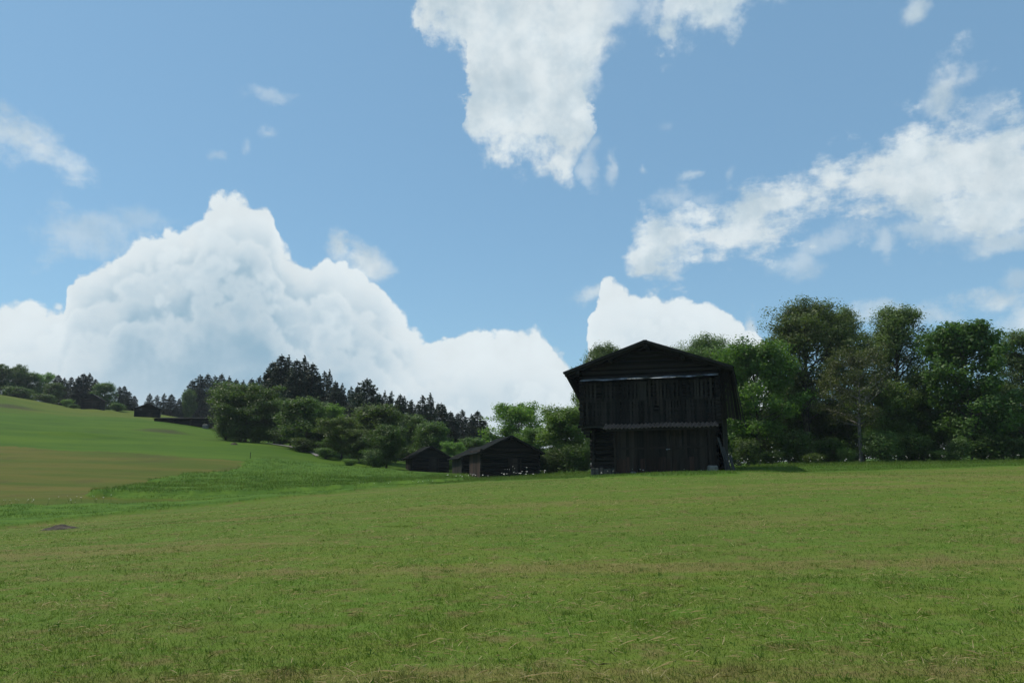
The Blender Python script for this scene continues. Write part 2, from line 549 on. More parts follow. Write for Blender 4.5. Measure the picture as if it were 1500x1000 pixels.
def build_grass():
    x, y, r = scatter(1200000, 3.6, 70, 46, 1.75)
    k = meadow_zone(x, y) == 1
    x, y, r = x[k], y[k], r[k]
    cl = vn(x * 1.1, y * 1.1, 21) * .5 + vn(x * 4.5, y * 4.5, 22) * .5
    keep = rng.random(len(x)) < .5 + .8 * cl
    x, y, r, cl = x[keep], y[keep], r[keep], cl[keep]
    n = len(x)
    h = (.02 + .042 * rng.random(n) ** 1.5) * (.7 + .7 * cl) * np.clip(1 - r / 140, .5, 1)
    w = np.clip(.0032 + r * .00026, .0036, .03) * rng.uniform(.6, 1.3, n)
    lean = np.abs(rng.normal(.8, .42, n))
    tint = np.clip(rng.random(n) * .9 + (cl - .5) * .2, 0, .92)
    straw = rng.random(n) < .014 + .05 * (vn(x * .6, y * 1.6, 31) > .62)
    lean[straw] = rng.uniform(1.3, 1.5, straw.sum()); h[straw] = rng.uniform(.05, .15, straw.sum()); tint[straw] = 1.0; w[straw] *= .6
    # ranker tufts here and there
    tuft = (vn(x * 2.2, y * 2.2, 41) > .83) & (rng.random(n) < .6)
    h[tuft] *= 1.4; tint[tuft] *= .6
    tag(link('meadow_grass', blades(x, y, h, w, lean, tint, 'meadow_grass', M['blade'])), 'short mown grass with straw bits covering the foreground meadow', 'grass', kind='stuff')
    # flat weeds with broad leaves
    x, y, r = scatter(700, 4, 45, 44, 1.2)
    k = meadow_zone(x, y) == 1
    cx, cy = x[k], y[k]
    m = 9
    X = np.repeat(cx, m) + rng.normal(0, .045, len(cx) * m); Y = np.repeat(cy, m) + rng.normal(0, .045, len(cx) * m)
    n = len(X)
    tag(link('broad_leaf_weeds', blades(X, Y, rng.uniform(.03, .08, n), rng.uniform(.012, .026, n), rng.uniform(.6, 1.35, n), rng.uniform(0, .5, n), 'broad_leaf_weeds', M['tall_blade'])), 'small dark broad-leaved weeds dotted over the mown meadow', 'weeds', kind='stuff')
    # dry stalks left lying by the mower, gathered in loose drifts
    x, y, r = scatter(30000, 4, 40, 44, 1.6)
    dr = vn(x * .5, y * 1.3, 61) * .6 + vn(x * 2.1, y * 2.1, 62) * .4
    k = (meadow_zone(x, y) == 1) & (rng.random(len(x)) < np.clip((dr - .38) * 2.6, .06, 1))
    x, y, r = x[k], y[k], r[k]
    n = len(x)
    tag(link('dry_stalks', blades(x, y, rng.uniform(.05, .22, n) * rng.uniform(.5, 1, n), rng.uniform(.003, .006, n) + r * .00022, rng.uniform(1.25, 1.56, n), np.where(rng.random(n) < .75, 1.0, .8), 'dry_stalks', M['blade'], .035)), 'pale dry stalks lying on the mown meadow', 'straw', kind='stuff')
    # fresh upright tufts
    x, y, r = scatter(900, 4, 42, 44, 1.3)
    k = meadow_zone(x, y) == 1
    cx, cy = x[k], y[k]
    m = 16
    X = np.repeat(cx, m) + rng.normal(0, .03, len(cx) * m); Y = np.repeat(cy, m) + rng.normal(0, .03, len(cx) * m)
    n = len(X)
    tag(link('grass_tufts', blades(X, Y, rng.uniform(.03, .085, n), rng.uniform(.004, .008, n), np.abs(rng.normal(.55, .3, n)), rng.uniform(0, .8, n), 'grass_tufts', M['tall_blade'])), 'fresh upright grass tufts dotted over the mown meadow', 'grass', kind='stuff')
    # uncut grass beyond the mown edge
    x, y, r = scatter(560000, 24, 100, 44, 1.0)
    zn = meadow_zone(x, y)
    k = (zn == 2) | (zn == 4)
    x, y, zn = x[k], y[k], zn[k]
    keep = (y < 72) | (rng.random(len(x)) < .5)
    x, y, zn = x[keep], y[keep], zn[keep]
    n = len(x)
    cl = vn(x * .7, y * .7, 51)
    h = (.11 + .16 * rng.random(n)) * (.6 + .8 * cl) * np.where(x / y > -.1, np.where(y > 66, 1.3, .5), np.where(zn == 2, .6, 1.0))
    tag(link('tall_grass', blades(x, y, h, rng.uniform(.012, .028, n), np.abs(rng.normal(.55, .3, n)) + .3 * (x / y > -.1), rng.random(n), 'tall_grass', M['tall_blade'], .08 + .24 * (zn == 4))), 'lush uncut grass along the far edge of the mown meadow', 'grass', kind='stuff')


build_grass()


def umbel_mesh(bm_mb, x, y, z, h, rad):
    pass


def umbels(pts):
    """white flower heads: flat clusters of small petals on top of thin stalks"""
    vs, fs = [], []
    sv, sf = [], []
    for (x, y, z, h, rad) in pts:
        tx, ty = x + random.uniform(-.12, .12), y + random.uniform(-.12, .12)
        b = len(sv)
        for k in range(3):
            a = k * 2.094
            sv += [(x + .008 * math.cos(a), y + .008 * math.sin(a), z), (tx + .005 * math.cos(a), ty + .005 * math.sin(a), z + h)]
        for k in range(3):
            k2 = (k + 1) % 3
            sf.append((b + 2 * k, b + 2 * k2, b + 2 * k2 + 1, b + 2 * k + 1))
        for k in range(9):
            a = random.uniform(0, 6.28); q = rad * math.sqrt(random.random())
            cx, cy, cz = tx + q * math.cos(a), ty + q * math.sin(a), z + h + .03 - .3 * q * q / rad + random.uniform(-.02, .02)
            s = rad * random.uniform(.25, .45); tl = random.uniform(-.4, .4)
            b = len(vs)
            vs += [(cx - s, cy, cz - s * tl), (cx, cy - s, cz - s * .5), (cx + s, cy, cz + s * tl), (cx, cy + s, cz + s * .4)]
            fs.append((b, b + 1, b + 2, b + 3))
    return (vs, fs), (sv, sf)


def pyd(name, vf, mat):
    me = bpy.data.meshes.new(name); me.from_pydata(vf[0], [], vf[1]); me.update(); me.materials.append(mat)
    return me


def build_flowers():
    pts = []
    def along(pl, n, j, h0=.4, h1=.8, r=.09):
        for _ in range(n):
            t = random.random() * (len(pl) - 1); i = int(t); q = t - i
            u = pl[i][0] * (1 - q) + pl[i + 1][0] * q; v = pl[i][1] * (1 - q) + pl[i + 1][1] * q
            Y = pl[i][2] * (1 - q) + pl[i + 1][2] * q + random.uniform(-j, j)
            x, y, _ = W(u + random.gauss(0, 4), v, Y)
            pts.append((x, y, gz(x, y), random.uniform(h0, h1), r * random.uniform(.6, 1.4)))
    along([(1085, 684, 70), (1250, 680, 71), (1500, 674, 72)], 40, 2.5, .4, .8, .04)
    along([(640, 700, 74), (800, 694, 70)], 30, 4, .3, .55, .055)
    along([(0, 742, 44), (170, 738, 46)], 24, 1.5, .2, .35, .024)
    along([(230, 715, 58), (400, 712, 60), (560, 705, 66)], 80, 7, .18, .34, .02)
    along([(330, 724, 52), (500, 716, 55), (640, 706, 60)], 40, 1.2, .2, .36, .024)
    along([(860, 693, 60), (1050, 690, 58)], 10, .6, .25, .45, .045)
    fl, st = umbels(pts)
    o = link('wildflowers', pyd('wildflowers', fl, M['petal'])); tag(o, 'white wildflowers sprinkled through the uncut grass', 'flowers', kind='stuff')
    s = link('flower_stalks', pyd('flower_stalks', st, M['stem_green']), o); s['kind'] = 'stuff'
    for (u, Y, h, lab) in ((743, 75, 1.0, 'tall white umbel flower before the dark gable barn, left one'), (752, 75.5, 1.15, 'tallest white umbel flower before the middle of the dark gable barn'),
                           (771, 75, 1.05, 'white umbel flower before the right end of the dark gable barn'), (756, 74, .75, 'short white umbel flower before the dark gable barn')):
        x, y, _ = W(u, 695, Y)
        t = empty('cow_parsley', (x, y, gz(x, y)))
        tag(t, lab, 'flower', 'white umbel flowers by the dark gable barn')
        for _ in range(3):
            a, b = umbels([(random.uniform(-.25, .25), random.uniform(-.2, .2), 0, h * random.uniform(.6, .9), .03)])
            link('flower_head', pyd('flower_head', a, M['petal']), t); link('stalk', pyd('stalk', b, M['stem_green']), t)


build_flowers()
# ------------------------------------------------------------------ trees
def leaf_quads(c, size, out, up=.35, elong=1.7):
    """leaves turn their faces outwards from the middle of their spray (out), with plenty of scatter"""
    n = len(c)
    nrm = rng.normal(0, .62, (n, 3)) + out * .75; nrm[:, 2] += up
    nrm /= np.linalg.norm(nrm, axis=1)[:, None]
    t = np.cross(nrm, rng.normal(0, 1, (n, 3))); t /= np.linalg.norm(t, axis=1)[:, None] + 1e-9
    b = np.cross(nrm, t)
    s = size * rng.uniform(.6, 1.35, n)
    t = t * (s * .5 * elong)[:, None]; b = b * (s * .5)[:, None]
    v = np.stack([c - t, c + b - t * .1, c + t, c - b - t * .1], 1).reshape(-1, 3)
    f = np.arange(n)[:, None] * 4 + np.array([[0, 1, 2, 3]])
    return v, f


def broadleaf(name, seed, H, Rr, cb=.25, nl=30, nb=6, per=100, leaf=.15, asc=.5, sigma=.42, env_pow=.6, top=.5, lean=0.0, bare=0.0, mat='leaf_mid', bark='bark', trunk_r=None, gaps=.12, nstem=1):
    """trunk, limbs and branches as tapering tubes, then leaves in clusters round the branch ends; returns the two meshes"""
    global rng
    keep = rng
    rng = np.random.default_rng(seed)
    rs = random.Random(seed)
    mb = MB()
    tr = trunk_r or H * .016
    cl, outs = [], []
    stems = []
    for sidx in range(nstem):
        off = Vector((0, 0, 0)) if nstem == 1 else Vector((rs.uniform(-.5, .5) * Rr * .3, rs.uniform(-.5, .5) * Rr * .3, 0))
        pts = []
        hx, hy = rs.uniform(-.02, .02) + lean, rs.uniform(-.02, .02)
        p = off.copy(); Ht = H * (.94 if sidx == 0 else rs.uniform(.75, .9))
        for i in range(11):
            pts.append(p.copy())
            hx += rs.uniform(-.03, .03) - (lean * .12 if i > 4 else 0); hy += rs.uniform(-.03, .03)
            p = p + Vector((hx * Ht / 10 * 1.2, hy * Ht / 10 * 1.2, Ht / 10))
        rad = [tr * (1.35 if i == 0 else (1 - i / 10.6) ** .8) for i in range(11)]
        mb.tube(pts, rad, 7)
        stems.append((pts, Ht))
    for i in range(nl):
        pts, Ht = stems[i % nstem]
        x = (i + rs.random()) / nl
        t = cb + (1 - cb) * x
        fi = min(t * 10, 9.6); k = int(fi)
        p0 = pts[k].lerp(pts[k + 1], fi - k)
        xx = .06 + .9 * x
        q = xx ** (math.log(.5) / math.log(max(1 - top, .05)))
        env = (4 * q * (1 - q)) ** env_pow
        L = Rr * env * rs.uniform(.74, 1.06)
        a = i * 2.39996 + rs.uniform(-.5, .5)
        if rs.random() < gaps:
            L *= .55
        dirv = Vector((math.cos(a), math.sin(a), asc + rs.uniform(-.2, .25) + .5 * x))
        n = 5; lp = [p0]; d = dirv.normalized()
        for s in range(n):
            d = (d + Vector((rs.uniform(-.18, .18), rs.uniform(-.18, .18), rs.uniform(-.05, .16) + .10 * asc - .03))).normalized()
            lp.append(lp[-1] + d * (L / n))
        r0 = tr * .42 * (1 - .6 * x)
        mb.tube(lp, [r0 * (1 - .85 * s / n) for s in range(n + 1)], 5)
        isbare = rs.random() < bare
        ends = [(lp[-1], 1.0)]
        for j in range(nb):
            s = .28 + .72 * (j + rs.random()) / nb
            fi = min(s * n, n - .01); k = int(fi)
            b0 = lp[k].lerp(lp[k + 1], fi - k)
            dd = (lp[k + 1] - lp[k]).normalized()
            sd = Vector((rs.gauss(0, 1), rs.gauss(0, 1), rs.gauss(.25, .6) + asc * .5)).normalized()
            bd = (dd * .7 + sd).normalized()
            bl = (.25 + .3 * rs.random()) * L * (1.15 - .5 * s) + .25
            b1 = b0 + bd * bl * .5 + Vector((0, 0, .04 * bl)); b2 = b1 + (bd + Vector((rs.uniform(-.3, .3), rs.uniform(-.3, .3), rs.uniform(-.1, .25)))).normalized() * bl * .5
            mb.tube([b0, b1, b2], [r0 * .32, r0 * .2, r0 * .06], 4)
            ends += [(b1, .7), (b2, 1.0)]
            if bare > 0 and rs.random() < bare:
                for _ in range(3):
                    mb.tube([b2, b2 + Vector((rs.uniform(-.4, .4), rs.uniform(-.4, .4), rs.uniform(0, .5)))], [.012, .005], 3)
        if isbare:
            ends = ends[::4]
        for e, wgt in ends:
            if rs.random() < gaps:
                continue
            m = int(per * wgt * rs.uniform(.5, 1.4))
            sg = sigma * rs.uniform(.7, 1.25)
            o = np.clip(rng.normal(0, 1, (m, 3)), -1.9, 1.9) 
            cl.append(o * np.array([sg, sg, sg * (.55 + .5 * asc)]) + np.array(e)); outs.append(o)
    for pts, Ht in stems:
        o = rng.normal(0, 1, (per, 3))
        cl.append(o * np.array([sigma * .6, sigma * .6, sigma * 1.1]) + np.array(pts[-1])); outs.append(o)
    c = np.concatenate(cl)
    c[:, 2] = np.maximum(c[:, 2], .12)
    v, f = leaf_quads(c, leaf, np.concatenate(outs))
    crown = mesh_np(name + '_crown', v, f, M[mat], {'tint': ('FACE', rng.random(len(f)))})
    trunk = mb.mesh(name + '_trunk', M[bark])
    rng = keep
    return trunk, crown


def spruce(name, seed, H, Rr, low=.06, dens=1.0, droop=.25, ragged=.25, mat='needle', pine=False):
    global rng
    keep = rng
    rng = np.random.default_rng(seed); rs = random.Random(seed)
    mb = MB()
    tr = H * .014
    mb.tube([(0, 0, 0), (rs.uniform(-.05, .05), rs.uniform(-.05, .05), H * .5), (0, 0, H)], [tr * 1.2, tr * .65, .015], 7)
    cs, ds = [], []
    z = H * low
    while z < H * .985:
        x = z / H
        if pine:
            r = Rr * (1 - x) ** .55 * (1.1 if x > .3 else .4 + 2.3 * x)
        else:
            r = Rr * (1 - x) ** .62 * min(1, .6 + 2.5 * x)
        r = max(r, .14)
        nb = 4 + int(r * 2.4)
        ph = rs.random() * 6.28
        for k in range(nb):
            if rs.random() < ragged * .35:
                continue
            a = ph + 6.283 * k / nb + rs.uniform(-.3, .3)
            L = r * rs.uniform(1 - ragged, 1 + ragged * .55)
            if rs.random() < .05: L *= 1.3
            sl = (rs.uniform(-.1, .15) - droop * (1 - x)) if not pine else rs.uniform(.05, .5)
            m = max(14, int(L * 44 * dens))
            t = np.sqrt(rng.random(m))
            wv = .30 * L * (1 - t * .8) + .05
            side = rng.normal(0, 1, m) * wv
            zz = z + sl * L * t + .16 * L * t * t - np.abs(rng.normal(0, .13, m)) * (1 + L * .5)
            cs.append(np.stack([np.cos(a) * L * t - np.sin(a) * side, np.sin(a) * L * t + np.cos(a) * side, zz], 1))
            d = np.stack([np.cos(a) + rng.normal(0, .5, m), np.sin(a) + rng.normal(0, .5, m), sl - .25 + rng.normal(0, .3, m)], 1)
            ds.append(d)
            if L > .8 and rs.random() < .6:
                mb.tube([(0, 0, z), (math.cos(a) * L * .85, math.sin(a) * L * .85, z + sl * L * .85)], [.03 + L * .008, .008], 3)
        z += (.34 + .02 * H * (1 - x)) * rs.uniform(.75, 1.2)
    # the leading shoot
    m = 26
    zz = H * (1 - .10 * rng.random(m))
    cs.append(np.stack([rng.normal(0, .05, m), rng.normal(0, .05, m), zz], 1)); ds.append(np.tile([0, 0, 1.0], (m, 1)) + rng.normal(0, .5, (m, 3)))
    c, d = np.concatenate(cs), np.concatenate(ds)
    n = len(c)
    d /= np.linalg.norm(d, axis=1)[:, None]
    s = np.cross(d, rng.normal(0, .6, (n, 3)) + np.array([0, 0, 1.0])); s /= np.linalg.norm(s, axis=1)[:, None] + 1e-9
    ln = rng.uniform(.18, .42, n)[:, None]; wd = rng.uniform(.05, .12, n)[:, None]
    v = np.stack([c - d * ln * .5, c + s * wd, c + d * ln * .5, c - s * wd], 1).reshape(-1, 3)
    f = np.arange(n)[:, None] * 4 + np.array([[0, 1, 2, 3]])
    crown = mesh_np(name + '_crown', v, f, M[mat], {'tint': ('FACE', rng.random(n))})
    trunk = mb.mesh(name + '_trunk', M['bark'])
    rng = keep
    return trunk, crown


def shrub(name, seed, H, Rr, mat, leaf=.11, n=26, per=46):
    return broadleaf(name, seed, H, Rr, cb=.04, nl=n, nb=4, per=per, leaf=leaf, asc=.9, sigma=.2 * max(Rr, .8), env_pow=.45, top=.45, mat=mat, trunk_r=.05, nstem=3, gaps=.1)


ARCH = {}


def arch(key, make, H, Rr):
    """nominal height and crown radius are measured on the finished crown"""
    t, c = make()
    co = np.empty(len(c.vertices) * 3, np.float32); c.vertices.foreach_get('co', co); co = co.reshape(-1, 3)
    h = float(np.percentile(co[:, 2], 99.9)); r = float(np.percentile(np.hypot(co[:, 0], co[:, 1]), 97))
    ARCH[key] = (t, c, h, r)


def A_(key, f, H, Rr, **kw):
    arch(key, lambda: f(key, H=H, Rr=Rr, **kw), H, Rr)


A_('ash', broadleaf, 12, 4.6, seed=1, cb=.16, nl=32, nb=4, per=140, leaf=.15, asc=.45, mat='leaf_ash', sigma=0.44)
A_('poplar', broadleaf, 18, 5.0, seed=2, cb=.25, nl=50, nb=7, per=96, leaf=.105, asc=.85, sigma=0.36, top=.58, env_pow=.5, mat='leaf_grey', gaps=.2)
A_('poplar2', broadleaf, 18, 4.6, seed=12, cb=.22, nl=48, nb=7, per=96, leaf=.105, asc=.75, sigma=0.36, top=.55, env_pow=.5, mat='leaf_grey', gaps=.22)
A_('redtree', broadleaf, 13, 4.6, seed=23, cb=.34, nl=32, nb=7, per=60, leaf=.12, asc=.25, sigma=.36, top=.55, bare=.2, lean=-.05, mat='leaf_red', bark='pale_bark', trunk_r=.2, gaps=.25)
A_('sparse', broadleaf, 15, 4.2, seed=4, cb=.3, nl=30, nb=7, per=21, leaf=.11, asc=.7, sigma=.4, bare=.5, mat='leaf_olive', gaps=.2)
A_('maple', broadleaf, 15, 5.2, seed=5, cb=.06, nl=40, nb=4, per=120, leaf=.2, asc=.4, sigma=0.48, top=.5, env_pow=.5, mat='leaf_dark', gaps=.12)
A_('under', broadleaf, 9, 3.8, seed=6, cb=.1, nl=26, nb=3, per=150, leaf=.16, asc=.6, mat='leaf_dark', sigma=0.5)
A_('olive', broadleaf, 9, 3.6, seed=7, cb=.12, nl=26, nb=4, per=120, leaf=.15, asc=.5, mat='leaf_olive', gaps=.15, sigma=0.44)
A_('round', broadleaf, 10, 5.6, seed=8, cb=.02, nl=42, nb=3, per=190, leaf=.17, asc=.35, sigma=0.56, top=.5, env_pow=.42, mat='leaf_mid', gaps=0.1)
A_('mid', broadleaf, 9, 3.8, seed=9, cb=.08, nl=28, nb=3, per=160, leaf=.16, asc=.45, top=.5, env_pow=.45, mat='leaf_mid', gaps=0.12, sigma=0.5)
A_('light', broadleaf, 11, 4.8, seed=10, cb=.22, nl=32, nb=4, per=100, leaf=.16, asc=.5, sigma=0.42, top=.5, env_pow=.45, mat='leaf_light', gaps=.15)
A_('birch', broadleaf, 8, 2.6, seed=13, cb=0.02, nl=44, nb=4, per=120, leaf=0.12, asc=.8, sigma=0.36, top=.42, env_pow=.4, mat='leaf_light', gaps=.08)
A_('bush_g', shrub, 2.6, 1.7, seed=14, mat='leaf_mid')
A_('bush_y', shrub, 2.4, 1.6, seed=15, mat='leaf_light')
A_('bush_o', shrub, 2.4, 1.8, seed=16, mat='leaf_olive')
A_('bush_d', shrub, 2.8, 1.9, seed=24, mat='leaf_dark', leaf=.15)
A_('spruce', spruce, 18, 3.3, seed=17)
A_('spruce_slim', spruce, 17, 2.3, seed=18, droop=.35, ragged=.35)
A_('spruce_rag', spruce, 17, 2.8, seed=19, ragged=.6, dens=.75, droop=.15)
A_('pine', spruce, 14, 3.3, seed=20, pine=True, ragged=.4, low=.2)


def plant(key, name, u, Y, vtop, wpx, label, cat, group, vbase=None, rz=None, parts=('trunk', 'crown'), low=0.0, mat=None):
    """a copy of a plant standing at azimuth u and distance Y, reaching up to sight line vtop, wpx photo pixels wide"""
    tr, cr, h, r = ARCH[key]
    x, y, _ = W(u, 680, Y)
    z = gz(x, y) - low
    top = W(u, vtop, Y)[2]
    hh = max(top - z, .5)
    ww = wpx / F * Y * .5
    s = empty(name, (x, y, z), random.uniform(0, 6.28) if rz is None else rz, (ww / r, ww / r, hh / h))
    tag(s, label, cat, group)
    link(parts[0], tr, s); link(parts[1], cr, s)
    return s


G1 = 'broadleaf trees of the wood right of the big barn'
for a in [
    ('ash', 1113, 81, 497, 128, 'bright green ash tree close to the right wall of the big barn'),
    ('poplar', 1184, 90, 437, 138, 'tallest grey green tree with upswept twigs, rising second right of the big barn'),
    ('poplar2', 1243, 95, 452, 92, 'tall grey green tree joined to the right flank of the tallest tree'),
    ('redtree', 1262, 79, 506, 118, 'brownish half bare tree with a slim pale trunk standing at the wood edge'),
    ('poplar', 1322, 88, 451, 118, 'tall spreading grey green tree right behind the brownish half bare tree'),
    ('sparse', 1392, 92, 476, 92, 'thin almost leafless tree showing bare twigs against the clouds'),
    ('maple', 1438, 80, 468, 128, 'dark green broad tree leafy down to the grass near the right picture edge'),
    ('poplar2', 1508, 88, 484, 120, 'grey green tree cut by the right picture edge'),
    ('olive', 1082, 96, 512, 70, 'dull green tree peeping out above the right roof slope of the big barn'),
    ('under', 1160, 92, 560, 84, 'dark low tree in the shade under the tallest tree'),
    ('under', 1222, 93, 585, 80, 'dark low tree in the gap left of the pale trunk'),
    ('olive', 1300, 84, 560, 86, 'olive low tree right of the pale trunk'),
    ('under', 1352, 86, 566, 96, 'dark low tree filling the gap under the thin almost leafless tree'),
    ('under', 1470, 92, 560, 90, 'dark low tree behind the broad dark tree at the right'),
    ('poplar2', 898, 97, 503, 78, 'grey green tree showing above the left roof slope of the big barn'),
    ('poplar', 1036, 97, 489, 96, 'grey green tree showing above the right roof slope of the big barn'),
    ('sparse', 1000, 100, 500, 66, 'thin twiggy tree showing just right of the big barn ridge'),
    ('olive', 872, 100, 532, 60, 'low dull tree just showing over the left eave of the big barn'),
    ('maple', 1590, 84, 470, 120, 'dark broad tree standing outside the right picture edge'),
    ('poplar', 1670, 92, 455, 120, 'tall grey green tree standing outside the right picture edge'),
]:
    plant(a[0], 'broadleaf_tree', a[1], a[2], a[3], a[4], a[5], 'tree', G1)
for i, u in enumerate(range(1085, 1600, 37)):
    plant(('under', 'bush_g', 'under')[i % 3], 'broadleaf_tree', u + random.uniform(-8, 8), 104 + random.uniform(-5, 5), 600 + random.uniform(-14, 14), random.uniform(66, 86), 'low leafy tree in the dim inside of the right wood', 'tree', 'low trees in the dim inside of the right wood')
for a in [
    ('bush_g', 1098, 77, 640, 44, 'green bush touching the leaning planks side of the big barn'),
    ('bush_g', 1128, 78, 660, 40, 'low green bush under the bright ash tree'),
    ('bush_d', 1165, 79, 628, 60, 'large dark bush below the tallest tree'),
    ('bush_o', 1192, 75, 663, 34, 'low brownish bush at the wood edge left of the pale trunk'),
    ('bush_y', 1243, 77, 655, 28, 'small bush close on the left of the pale trunk'),
    ('bush_g', 1296, 77, 628, 60, 'tall green bush close on the right of the pale trunk'),
    ('bush_d', 1340, 79, 632, 56, 'round bush below the tall spreading tree'),
    ('bush_d', 1378, 77, 658, 46, 'low dark bush below the thin almost leafless tree'),
    ('bush_g', 1405, 76, 640, 36, 'green bush at the left foot of the broad dark tree'),
    ('bush_d', 1452, 78, 634, 60, 'dark bush at the right foot of the broad dark tree'),
    ('bush_g', 1492, 77, 640, 48, 'green bush cut by the right picture edge'),
    ('bush_d', 1215, 81, 640, 60, 'dark bush behind the low brownish bush'),
    ('bush_g', 1540, 76, 640, 60, 'green bush standing outside the right picture edge'),
]:
    plant(a[0], 'bush', a[1], a[2], a[3], a[4], a[5], 'bush', 'bushes along the foot of the right wood', parts=('stem', 'foliage'))

G2 = 'broadleaf trees along the wood edge in the middle'
for a in [
    ('round', 357, 129, 559, 116, 'large round dark green tree at the left end of the wood edge'),
    ('mid', 400, 130, 596, 74, 'dark tree leaning against the right flank of the large round tree'),
    ('mid', 446, 118, 582, 84, 'rounded mid green tree right of the large round tree'),
    ('light', 474, 118, 592, 54, 'greyish pale green tree in the middle of the wood edge'),
    ('olive', 500, 109, 611, 62, 'olive green tree in front of the bushy pine'),
    ('mid', 548, 114, 592, 86, 'broad tree with tufted crown left of the small barn'),
    ('olive', 525, 107, 628, 50, 'low olive tree right behind the small round bush'),
    ('under', 566, 103, 622, 56, 'dark dense tree beside the left wall of the small barn'),
    ('mid', 630, 120, 617, 58, 'tree rising behind the roof of the small barn'),
    ('mid', 598, 124, 606, 50, 'tree behind the left roof edge of the small barn'),
    ('light', 664, 112, 646, 38, 'small yellowish tree in the gap between the small barn and the dark gable barn'),
    ('light', 755, 108, 588, 98, 'light green airy tree standing free behind the dark gable barn'),
    ('olive', 782, 100, 626, 60, 'yellowish tree between the airy tree and the slim leafy tree'),
    ('birch', 827, 83, 594, 66, 'slim leafy green tree left of the big barn'),
    ('mid', 424, 128, 612, 60, 'shaded tree in the dark middle of the wood edge'),
    ('under', 486, 112, 640, 44, 'low dark tree at the bend of the wood edge'),
    ('mid', 690, 118, 640, 44, 'tree behind the back barn roof'),
    ('under', 806, 112, 656, 60, 'dark low tree filling the gap behind the slim leafy tree'),
    ('under', 856, 110, 646, 64, 'dark low tree half hidden behind the left wall of the big barn'),
]:
    plant(a[0], 'broadleaf_tree', a[1], a[2], a[3], a[4], a[5], 'tree', G2)
for a in [
    ('bush_y', 514, 99, 671, 22, 'small round yellowish bush at the wood edge'),
    ('bush_g', 478, 106, 655, 30, 'bush in the bend of the wood edge'),
    ('bush_g', 550, 101, 656, 40, 'dark bush left of the small barn'),
    ('bush_g', 800, 80, 664, 30, 'bush against the right wall of the dark gable barn'),
    ('bush_g', 813, 81, 656, 40, 'leafy bush at the left foot of the slim leafy tree'),
    ('bush_g', 838, 80, 650, 42, 'leafy bush at the right foot of the slim leafy tree'),
    ('bush_o', 854, 82, 655, 34, 'bush close to the left wall of the big barn'),
    ('bush_y', 655, 108, 668, 26, 'bush right of the small barn'),
    ('bush_g', 330, 128, 618, 36, 'low bush at the left skirt of the large round tree'),
    ('bush_g', 348, 126, 622, 44, 'leafy bush closing the gap under the left side of the large round tree'),
    ('bush_o', 375, 126, 622, 40, 'shaded bush below the large round tree'),
    ('bush_g', 410, 124, 626, 44, 'shaded bush over the grey path'),
    ('bush_g', 446, 113, 640, 40, 'shaded bush at the right end of the grey path'),
]:
    plant(a[0], 'bush', a[1], a[2], a[3], a[4], a[5], 'bush', 'bushes along the wood edge in the middle', parts=('stem', 'foliage'))

G3 = 'spruces rising behind the middle wood edge'
ords = ['leftmost', 'second', 'third', 'fourth', 'fifth', 'sixth', 'seventh', 'eighth', 'ninth', 'tenth', 'eleventh', 'twelfth', 'thirteenth', 'fourteenth', 'fifteenth', 'sixteenth']


def nth(i, what, where):
    return f"{what}, {'leftmost' if i == 0 else ords[i] + ' from the left'} {where}"


kinds = ['spruce', 'spruce_slim', 'spruce_rag']
for i, (k, u, v, w, Y) in enumerate([(0, 392, 532, 30, 172), (0, 405, 522, 36, 168), (1, 416, 523, 26, 172), (0, 428, 529, 32, 165), (1, 440, 524, 28, 170), (0, 452, 534, 32, 168), (2, 470, 545, 26, 170), (1, 478, 544, 18, 176)]):
    plant(kinds[k], 'spruce_tree', u, Y, v, w * 1.8, nth(i, 'tall dark spruce', 'in the clump over the large round tree'), 'spruce', G3)
for i, (k, u, v, w, Y) in enumerate([(0, 487, 560, 24, 165), (1, 497, 564, 20, 168), (2, 508, 572, 18, 172), (0, 520, 568, 26, 160), (3, 534, 556, 34, 152), (0, 553, 578, 22, 158), (1, 569, 580, 20, 160), (0, 584, 579, 24, 156)]):
    plant((kinds + ['pine'])[k], 'spruce_tree', u, Y, v, w * 1.8, nth(i, 'bushy pine topped conifer' if k == 3 else 'dark conifer', 'in the row left of the small barn'), 'spruce', G3)
for i, (k, u, v, w, Y) in enumerate([(1, 601, 588, 22, 160), (2, 617, 580, 30, 150), (1, 629, 578, 22, 154), (0, 645, 592, 24, 160), (0, 659, 604, 24, 165), (2, 676, 601, 28, 165), (1, 690, 608, 20, 168), (0, 699, 603, 26, 172), (1, 664, 612, 20, 160), (0, 710, 616, 18, 172)]):
    plant(kinds[k], 'spruce_tree', u, Y, v, w * 1.75, nth(i, 'hazy dark spruce', 'in the row falling away behind the small barn'), 'spruce', G3)
u_, i_ = 388.0, 0
while u_ < 716:
    vt = float(np.interp(u_, [388, 440, 470, 500, 540, 580, 620, 660, 716], [544, 540, 556, 568, 570, 580, 588, 604, 618])) + random.uniform(-5, 7)
    plant(kinds[i_ % 3], 'spruce_tree', u_, 184 + random.uniform(-6, 9), vt, random.uniform(30, 40), 'dark spruce of the shaded back row closing the gaps behind the middle wood', 'spruce', 'back row spruces of the middle wood')
    u_ += random.uniform(9, 13); i_ += 1
G4 = 'spruces of the far stand behind the long shed'
for i, (u, v, w) in enumerate([(274, 558, 22), (285, 551, 26), (296, 549, 22), (307, 552, 22), (317, 549, 20), (328, 553, 22), (339, 557, 22), (350, 559, 22), (362, 556, 22), (374, 553, 24), (385, 551, 24)]):
    plant(kinds[i % 2], 'spruce_tree', u, 275 + (i * 7) % 20, v, w * 1.9, nth(i, 'bluish far spruce', 'in the dense far stand behind the long shed'), 'spruce', G4)
G5 = 'trees on the skyline of the left slope'
